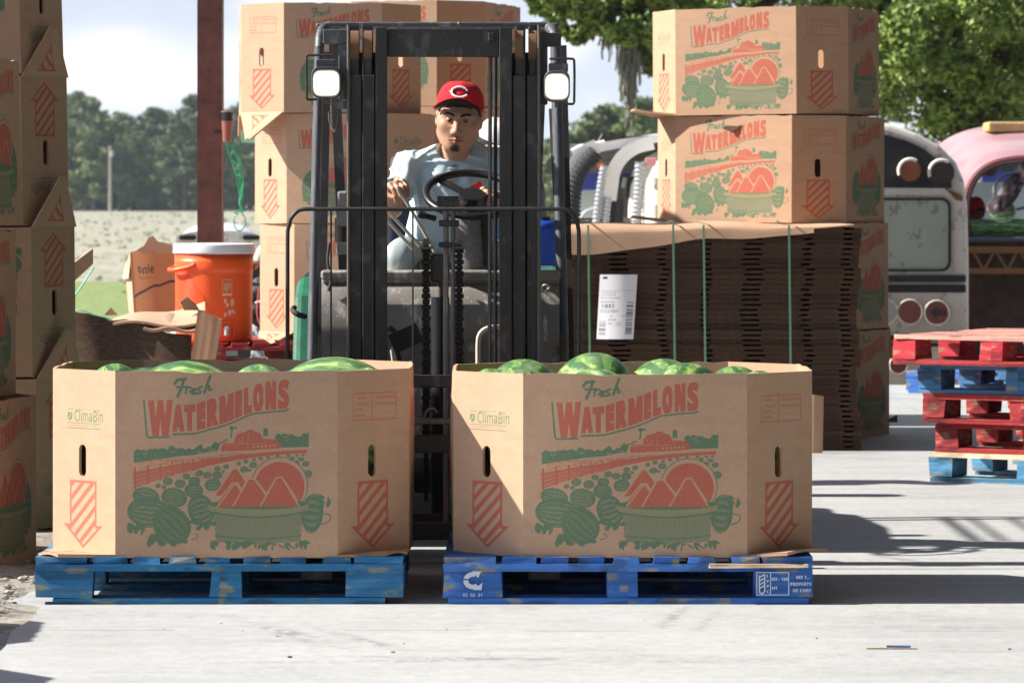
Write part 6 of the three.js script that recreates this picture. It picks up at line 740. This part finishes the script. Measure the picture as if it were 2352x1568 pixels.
{ // white truck in the yard behind the cooler: rounded hood, fender, loose junk on its side
  const D = 36, t = thing('white_truck', 'old white truck with a rounded hood parked behind the orange cooler', 'truck', [X(505, D), -1.1, -D]), q = (x, y, d = D) => P(x, y, d).sub(t.position);
  part(t, 'hood', sheet(28, 14, (u, v) => { const a = u * Math.PI, cx = 503, rx = lerp(104, 100, v), top = lerp(548, 512, Math.pow(Math.sin(Math.min(1, v * 1.1) * Math.PI / 2), 0.6)); const x = cx - Math.sign(Math.cos(a)) * Math.pow(Math.abs(Math.cos(a)), 0.7) * rx, y = lerp(640, top, Math.pow(Math.sin(a), 0.5)); return q(x, y, D + v * 1.4); }), std({ map: rep(blotch, 1), color: rgb(232, 236, 240), roughness: 0.35, side: THREE.DoubleSide }));
  part(t, 'grille', sheet(8, 6, (u, v) => q(lerp(404, 602, u), lerp(660, 530, v) + 14 * (2 * u - 1) ** 4, D - 0.02), 0.06), busWhite); for (const x of [430, 576]) part(t, 'vent', rbox(0.16, 0.05, 0.05, 0.02, ...q(x, 545, D - 0.05).toArray()), M.dark); part(t, 'fender', tube([q(592, 600, D - 0.1), q(606, 572, D - 0.1), q(640, 560, D - 0.1), q(690, 575, D)], 0.05, 24, 8), busWhite); part(t, 'tyre', new THREE.TorusGeometry(0.28, 0.14, 10, 28).rotateY(1.2).translate(...q(652, 640, D).toArray()), M.rubber); part(t, 'headlamp', new THREE.SphereGeometry(0.06, 12, 8).translate(...q(388, 578, D).toArray()), busBlack);
  part(t, 'chassis', box(2.0, 0.5, 3.0, 0.3, 0.75, -1.9), M.dark); for (const x of [-0.6, 1.0]) part(t, 'wheel', new THREE.CylinderGeometry(0.42, 0.42, 0.25, 26).rotateZ(Math.PI / 2).translate(x, 0.42, -1.4), M.rubber); part(t, 'cab', rbox(1.7, 0.5, 1.2, 0.15, 0.2, 1.2, -2.6, 3), busWhite);
  const D2 = 27.8, j = thing('junk_heap', 'heap of old tyres, rags and a red wire frame behind the cooler', 'junk', [X(598, D2), 0, -D2]), w = (x, y, d = D2) => P(x, y, d).sub(j.position);
  for (const [x, y] of [[600, 640], [606, 690], [596, 735]]) part(j, 'tyre', new THREE.TorusGeometry(0.13, 0.055, 10, 26).rotateX(0.9).rotateY(0.4).translate(...w(x, y).toArray()), M.rubber); part(j, 'wire_frame', tube([w(594, 660, 27.5), w(590, 720, 27.5), w(600, 745, 27.5), w(606, 690, 27.5), w(604, 650, 27.5)], 0.006, 30, 6), std({ color: rgb(200, 90, 100) })); part(j, 'red_post', box(0.03, 0.35, 0.03, ...w(611, 665, 27.5).toArray()), std({ color: rgb(110, 40, 46) })); part(j, 'rag', sheet(10, 8, (u, v) => w(lerp(576, 640, u), lerp(820, 745 + 10 * Math.sin(u * 5), v), 27.4 + 0.05 * Math.sin(u * 12 + v * 9)), 0.01), std({ color: rgb(170, 172, 178), roughness: 0.95 })); part(j, 'crate', [box(0.34, 0.3, 0.4, 0.02, 0.15, 0), box(0.3, 0.18, 0.36, 0, 0.42, 0)], M.rubber);
}
{ // plastic drum glimpsed behind the forklift
  const d = 17.6, t = thing('plastic_drum', 'blue plastic drum standing behind the forklift mast', 'drum', [X(1234, d), 0, -d]); part(t, 'barrel', new THREE.LatheGeometry([[0, 0], [0.16, 0], [0.17, 0.02], [0.17, 0.36], [0.178, 0.38], [0.17, 0.40], [0.17, 0.76], [0.178, 0.78], [0.17, 0.80], [0.17, 1.16], [0.15, 1.2], [0, 1.2]].map(([x, y]) => new THREE.Vector2(x * 0.55, y * 1.04)), 32), std({ color: rgb(30, 80, 190), roughness: 0.45 })); part(t, 'bung', new THREE.CylinderGeometry(0.03, 0.03, 0.02, 12).translate(0.03, 1.255, 0), M.blackPlastic); }
// ---------------------------------------------------------------- trees
function crown(seed, lobes, n, size, o = {}) { // leaf-sized faces spread through overlapping clumps; tint per leaf
  const r = rng(seed), pos = new Float32Array(n * 12), nor = new Float32Array(n * 12), col = new Float32Array(n * 12), idx = new Uint32Array(n * 6), a = v3(), b = v3(), c = v3(), nn = v3(), cl = []; let tot = 0;
  for (const [x, y, z, rx, ry, rz] of lobes) { const m = Math.max(4, Math.round(o.clumps ?? 14)); for (let i = 0; i < m; i++) { const d = v3(r() - 0.5, r() - 0.5, r() - 0.5).normalize(), k = Math.pow(r(), 0.4); cl.push([x + d.x * rx * k, y + d.y * ry * k, z + d.z * rz * k, (0.22 + 0.2 * r()) * Math.min(rx, ry, rz) * (o.big ?? 1), 0.7 + 0.6 * r()]); } } tot = cl.length;
  for (let i = 0; i < n; i++) { const q = cl[Math.floor(r() * tot)], d = v3(r() - 0.5, r() - 0.5, r() - 0.5).normalize().multiplyScalar(q[3] * Math.pow(r(), 0.45) * 1.25); c.set(q[0] + d.x, q[1] + d.y * 0.8, q[2] + d.z);
    nn.set(r() - 0.5, r() - 0.1, r() - 0.5).normalize(); a.set(r() - 0.5, r() - 0.5, r() - 0.5).cross(nn).normalize(); b.copy(nn).cross(a); const s = size * (0.6 + 0.8 * r()), w = s * (o.narrow ?? 0.55), t = q[4] * (0.8 + 0.4 * r()), y = r();
    [[0, -s], [w, 0], [0, s], [-w, 0]].forEach(([u, v], j) => { const k = (i * 4 + j) * 3; pos[k] = c.x + a.x * u + b.x * v; pos[k + 1] = c.y + a.y * u + b.y * v; pos[k + 2] = c.z + a.z * u + b.z * v; nor[k] = nn.x; nor[k + 1] = nn.y; nor[k + 2] = nn.z; col[k] = t * lerp(0.85, 1.25, y); col[k + 1] = t; col[k + 2] = t * lerp(1.05, 0.8, y); }); idx.set([0, 1, 2, 0, 2, 3].map((k) => i * 4 + k), i * 6); }
  const g = new THREE.BufferGeometry(); g.setAttribute('position', new THREE.BufferAttribute(pos, 3)); g.setAttribute('normal', new THREE.BufferAttribute(nor, 3)); g.setAttribute('color', new THREE.BufferAttribute(col, 3)); g.setIndex(new THREE.BufferAttribute(idx, 1)); return g;
}
const leafM = (r, g, b, tr = 0.25) => new THREE.MeshPhysicalMaterial({ color: new THREE.Color().setRGB(r, g, b), vertexColors: true, roughness: 0.6, side: THREE.DoubleSide, transmission: tr, thickness: 0 });
const bark = std({ map: rep(blotch, 2, 0.6), color: rgb(142, 128, 112), roughness: 0.95 }), barkDark = std({ map: rep(blotch, 3, 1), color: rgb(110, 96, 84), roughness: 0.95 });
function trunkGeo(h, r0, seed, limbs = 5) { const r = rng(seed), gs = []; const lean = (r() - 0.5) * 0.12 * h, tip = v3(lean, h * 0.8, (r() - 0.5) * 0.1 * h), c = new THREE.CatmullRomCurve3([v3(0, -0.3, 0), v3(lean * 0.2, h * 0.25, 0), v3(lean * 0.6, h * 0.5, 0.05 * h * (r() - 0.5)), tip]); const g = new THREE.TubeGeometry(c, 12, 1, 8), p = g.attributes.position; for (let i = 0; i <= 12; i++) { const cp = c.getPointAt(i / 12), k = lerp(r0, r0 * 0.25, Math.pow(i / 12, 0.8)) * (i === 0 ? 1.5 : 1); for (let j = 0; j < 9; j++) { const o = i * 9 + j; p.setXYZ(o, cp.x + (p.getX(o) - cp.x) * k, cp.y + (p.getY(o) - cp.y) * k, cp.z + (p.getZ(o) - cp.z) * k); } } gs.push(g); for (let i = 0; i < limbs; i++) { const a = c.getPointAt(0.35 + 0.5 * r()), an = r() * 7; gs.push(bar(a, a.clone().add(v3(Math.cos(an) * h * 0.22, h * (0.08 + 0.16 * r()), Math.sin(an) * h * 0.22)), r0 * 0.35, 6, r0 * 0.1)); } return mergeGeometries(gs.map(flat)); }
{ // wood across the field
  const kinds = [[13, 3], [15.5, 5], [11.5, 8], [14, 11]].map(([h, s]) => { const r = rng(s), lobes = []; for (let i = 0; i < 22; i++) { const k = i / 22, an = r() * 7, rr = (1.0 + 2.6 * Math.sin(Math.PI * Math.min(1, 0.22 + k * 0.85))) * (0.5 + 0.5 * r()); lobes.push([Math.cos(an) * rr, h * (0.16 + 0.76 * k), Math.sin(an) * rr, 1.9 - 0.3 * k, 1.4 - 0.2 * k, 1.9 - 0.3 * k]); } return { trunk: trunkGeo(h, 0.34, s), crown: crown(s, lobes, 11000, 0.28, { clumps: 6, big: 1.5 }) }; });
  const mats = [leafM(0.100, 0.155, 0.050, 0), leafM(0.130, 0.185, 0.058, 0), leafM(0.078, 0.125, 0.052, 0), leafM(0.135, 0.178, 0.074, 0)], r = rng(2024);
  const tree = (x, d, s, k, label, group, m, tr = bark) => { const t = thing('tree', label, 'tree', [x, groundAt(d) - 0.1, -d], r() * 6, group); t.scale.set(s, s * (0.92 + 0.16 * r()), s); part(t, 'trunk', kinds[k].trunk, tr); part(t, 'crown', kinds[k].crown, m); };
  const lab = 'leafy tree with a pale trunk at the edge of the field', G = 'trees along the far edge of the field';
  for (let i = 0; i < 16; i++) tree(X(90 + i * 37 + (r() - 0.5) * 18, 482), 480 + r() * 14, 0.62 + 0.22 * r(), Math.floor(r() * 4), lab, G, mats[Math.floor(r() * 4)], bark);
  for (let i = 0; i < 18; i++) tree(X(80 + i * 33 + (r() - 0.5) * 20, 505), 500 + r() * 20, 0.86 + 0.12 * r(), Math.floor(r() * 4), 'tall tree standing behind the front row across the field', 'second row of trees across the field', mats[Math.floor(r() * 4)], barkDark);
  for (let i = 0; i < 16; i++) tree(X(70 + i * 38 + (r() - 0.5) * 20, 545), 540 + r() * 20, 0.98 + 0.12 * r(), Math.floor(r() * 4), 'tallest dark tree rising at the back of the wood', 'back row of trees across the field', mats[i % 2 ? 0 : 2], barkDark);
  for (let i = 0; i < 9; i++) tree(X(1265 + i * 34 + (r() - 0.5) * 10, 235), 230 + r() * 16, 0.44 + 0.1 * Math.abs(Math.sin(i * 1.3)) + 0.01 * i, Math.floor(r() * 4), 'green tree in the row behind the cut-open bus', 'trees behind the cut-open bus', mats[1 + 2 * (i % 2)], barkDark);
  // scrub along the wood's foot, a utility pole and a bare patch
  const sc = part(scene, 'undergrowth', crown(77, Array.from({ length: 60 }, (_, i) => [X(60 + i * 11, 486), groundAt(486) + 0.6, -486 - 8 * r(), 1.2, 0.9, 1.5]), 9000, 0.2, { clumps: 5 }), mats[2]); sc.userData = { kind: 'stuff', label: 'dark undergrowth along the foot of the far wood', category: 'undergrowth' };
  const t = thing('utility_pole', 'pale wooden utility pole in front of the far wood', 'utility pole', [X(252, 470), groundAt(470), -470]); part(t, 'pole', new THREE.CylinderGeometry(0.14, 0.2, 8.0, 10).translate(0, 4.0, 0), std({ color: rgb(158, 150, 138), roughness: 0.9 })); part(t, 'crossarm', box(0.9, 0.14, 0.14, 0, 7.4, 0), std({ color: rgb(150, 144, 134) })); part(t, 'transformer', new THREE.CylinderGeometry(0.22, 0.22, 0.6, 12).translate(0.25, 7.0, 0.2), std({ color: rgb(160, 164, 166) }));
}
const oakBark = std({ map: rep(blotch, 5, 2), color: rgb(84, 74, 66), roughness: 0.95, bumpMap: rep(grainBump, 3), bumpScale: 0.03 });
{ // young crop plants scattered over the field
  const r = rng(321), g = crown(12, [[0, 0.12, 0, 0.16, 0.12, 0.16]], 26, 0.09, { clumps: 5 }), n = 420, im = new THREE.InstancedMesh(g, leafM(0.15, 0.18, 0.10, 0), n), m = new THREE.Matrix4(), o = new THREE.Object3D();
  for (let i = 0; i < n; i++) { const d = 100 + 330 * Math.pow(r(), 1.3), px = r() < 0.86 ? 130 + r() * 520 : 1200 + r() * 400, s = (0.22 + 0.4 * r()) * (1 + d / 700); o.position.set(X(px, d), groundAt(d) - 0.02, -d); o.rotation.y = r() * 6; o.scale.set(s * 1.3, s, s * 1.3); o.updateMatrix(); im.setMatrixAt(i, o.matrix); } void m;
  im.name = 'crop_plants'; im.castShadow = im.receiveShadow = true; im.userData = { kind: 'stuff', label: 'sparse low green plants scattered over the tan field', category: 'plants' }; scene.add(im);
}
{ // live oak with hanging moss, right
  const r = rng(515), D = 46, t = thing('oak_tree', 'large live oak hung with grey moss behind the buses', 'tree', [X(2260, D), -1.1, -D]), q = (x, y, d = D) => P(x, y, d).sub(t.position), gs = [];
  const limb = (pts, r0, r1) => { const c = new THREE.CatmullRomCurve3(pts), n = 16, g = new THREE.TubeGeometry(c, n, 1, 9), p = g.attributes.position; for (let i = 0; i <= n; i++) { const cp = c.getPointAt(i / n), k = lerp(r0, r1, i / n); for (let j = 0; j < 10; j++) { const o = i * 10 + j; p.setXYZ(o, cp.x + (p.getX(o) - cp.x) * k, cp.y + (p.getY(o) - cp.y) * k, cp.z + (p.getZ(o) - cp.z) * k); } } part(t, 'limb', g, oakBark); return c; };
  part(t, 'trunk', (() => { const g = new THREE.CylinderGeometry(0.32, 0.5, 3.6, 14, 6).translate(0, 1.6, 0), p = g.attributes.position; for (let i = 0; i < p.count; i++) p.setX(i, p.getX(i) + 0.1 * Math.sin(p.getY(i) * 1.3)); return g; })(), oakBark);
  limb([v3(0, 3.2, 0), q(2200, 140), q(2050, 20), q(1850, -60), q(1650, -70), q(1450, -50)], 0.26, 0.05); limb([v3(0, 3.2, 0), q(2300, 100, D - 1), q(2420, -40, D - 1)], 0.26, 0.08); limb([v3(0, 2.6, 0), q(2260, 60), q(2250, -150)], 0.28, 0.1); limb([q(1850, -60), q(1700, 40, D - 1), q(1560, 60, D - 1), q(1440, 20, D - 1), q(1300, 10, D - 1)], 0.08, 0.02); limb([v3(0.1, 2.2, 0), q(2150, 220, D + 1), q(2040, 200, D + 1)], 0.14, 0.04);
  const lobes = []; const L = (x, y, d, s, sy = s) => { const p = q(x, y, d); lobes.push([p.x, p.y, p.z, s, sy, s]); };
  for (let i = 0; i < 26; i++) L(2040 + r() * 420, -60 + r() * 350, D - 2.2 + r() * 2.6, 0.4 + 0.2 * r()); for (let i = 0; i < 24; i++) L(1560 + r() * 560, -140 + r() * 110, D - 1.5 + r() * 3, 0.45 + 0.2 * r()); // right mass, over the bins
  for (const [x, y, s] of [[1245, 20, 0.26], [1290, 8, 0.30], [1275, 60, 0.16], [1330, 20, 0.32], [1370, 40, 0.36], [1310, 75, 0.2], [1340, 80, 0.22], [1410, 20, 0.40], [1420, 80, 0.28], [1455, 60, 0.36], [1480, 20, 0.42], [1495, 100, 0.26], [1470, 130, 0.2], [1500, 160, 0.16], [1500, 60, 0.38], [1540, 30, 0.45], [1530, 110, 0.3], [1300, -30, 0.35], [1380, -40, 0.4], [1460, -50, 0.45], [1240, -20, 0.28]]) L(x, y, D - 1 + (r() - 0.5), s * 0.82, s * 0.62);
  part(t, 'crown', crown(88, lobes, 72000, 0.050, { clumps: 16, narrow: 0.5 }), leafM(0.16, 0.24, 0.045, 0));
  const moss = std({ color: rgb(124, 124, 110), roughness: 1 }); const strands = (x0, x1, y0, y1, n, d, thin = 0.009) => { const out = []; for (let i = 0; i < n; i++) { const u = r(), x = lerp(x0, x1, u), len = (y1 - y0) * (0.25 + 0.75 * Math.pow(r(), 1.4) * (1 - Math.abs(u - 0.5) * 1.2)), y = y0 + (r() - 0.5) * 24; let px = x; const pts = []; for (let k = 0; k <= 5; k++) { pts.push(q(px, y + len * k / 5, d + (r() - 0.5) * 0.15)); px += (r() - 0.5) * 7; } out.push(tube(pts, thin * (0.5 + r()), 10, 4)); } return out; };
  const ms = (a) => { const o = part(t, 'hanging_moss', strands(...a), moss); o.userData.kind = 'stuff'; o.userData.label = 'grey hanging moss'; };
  ms([1420, 1470, 60, 290, 90, D - 1.2]); ms([1436, 1462, 150, 345, 40, D - 1.2]); ms([1455, 1500, 50, 190, 60, D - 1.1]); ms([1375, 1420, 70, 150, 30, D - 1]); ms([2200, 2240, 150, 290, 34, D - 0.6, 0.006]); ms([2262, 2320, 100, 290, 40, D - 0.6, 0.006]); ms([2060, 2090, 130, 250, 20, D - 0.5, 0.006]);
  // dense bush under the oak, behind the red bus
  const bsh = thing('bush', 'dense green bush under the oak behind the red bus', 'bush', [X(2230, 50), -1.1, -50]); const bl = []; for (let i = 0; i < 30; i++) { const p = P(1990 + r() * 480, 60 + r() * 330, 50 + r() * 2).sub(bsh.position); bl.push([p.x, p.y, p.z, 0.5, 0.45, 0.6]); } for (let i = 0; i < 14; i++) bl.push([(r() - 0.5) * 2.4, 0.3 + r() * 1.6, -r(), 0.6, 0.5, 0.6]); part(bsh, 'foliage', crown(99, bl, 26000, 0.045, { clumps: 12 }), leafM(0.09, 0.14, 0.03, 0)); part(bsh, 'stem', trunkGeo(3.2, 0.12, 5), barkDark);
}
scene.traverse((o) => { if (o.isMesh) { o.castShadow = true; o.receiveShadow = true; } });
renderer.render(scene, camera);
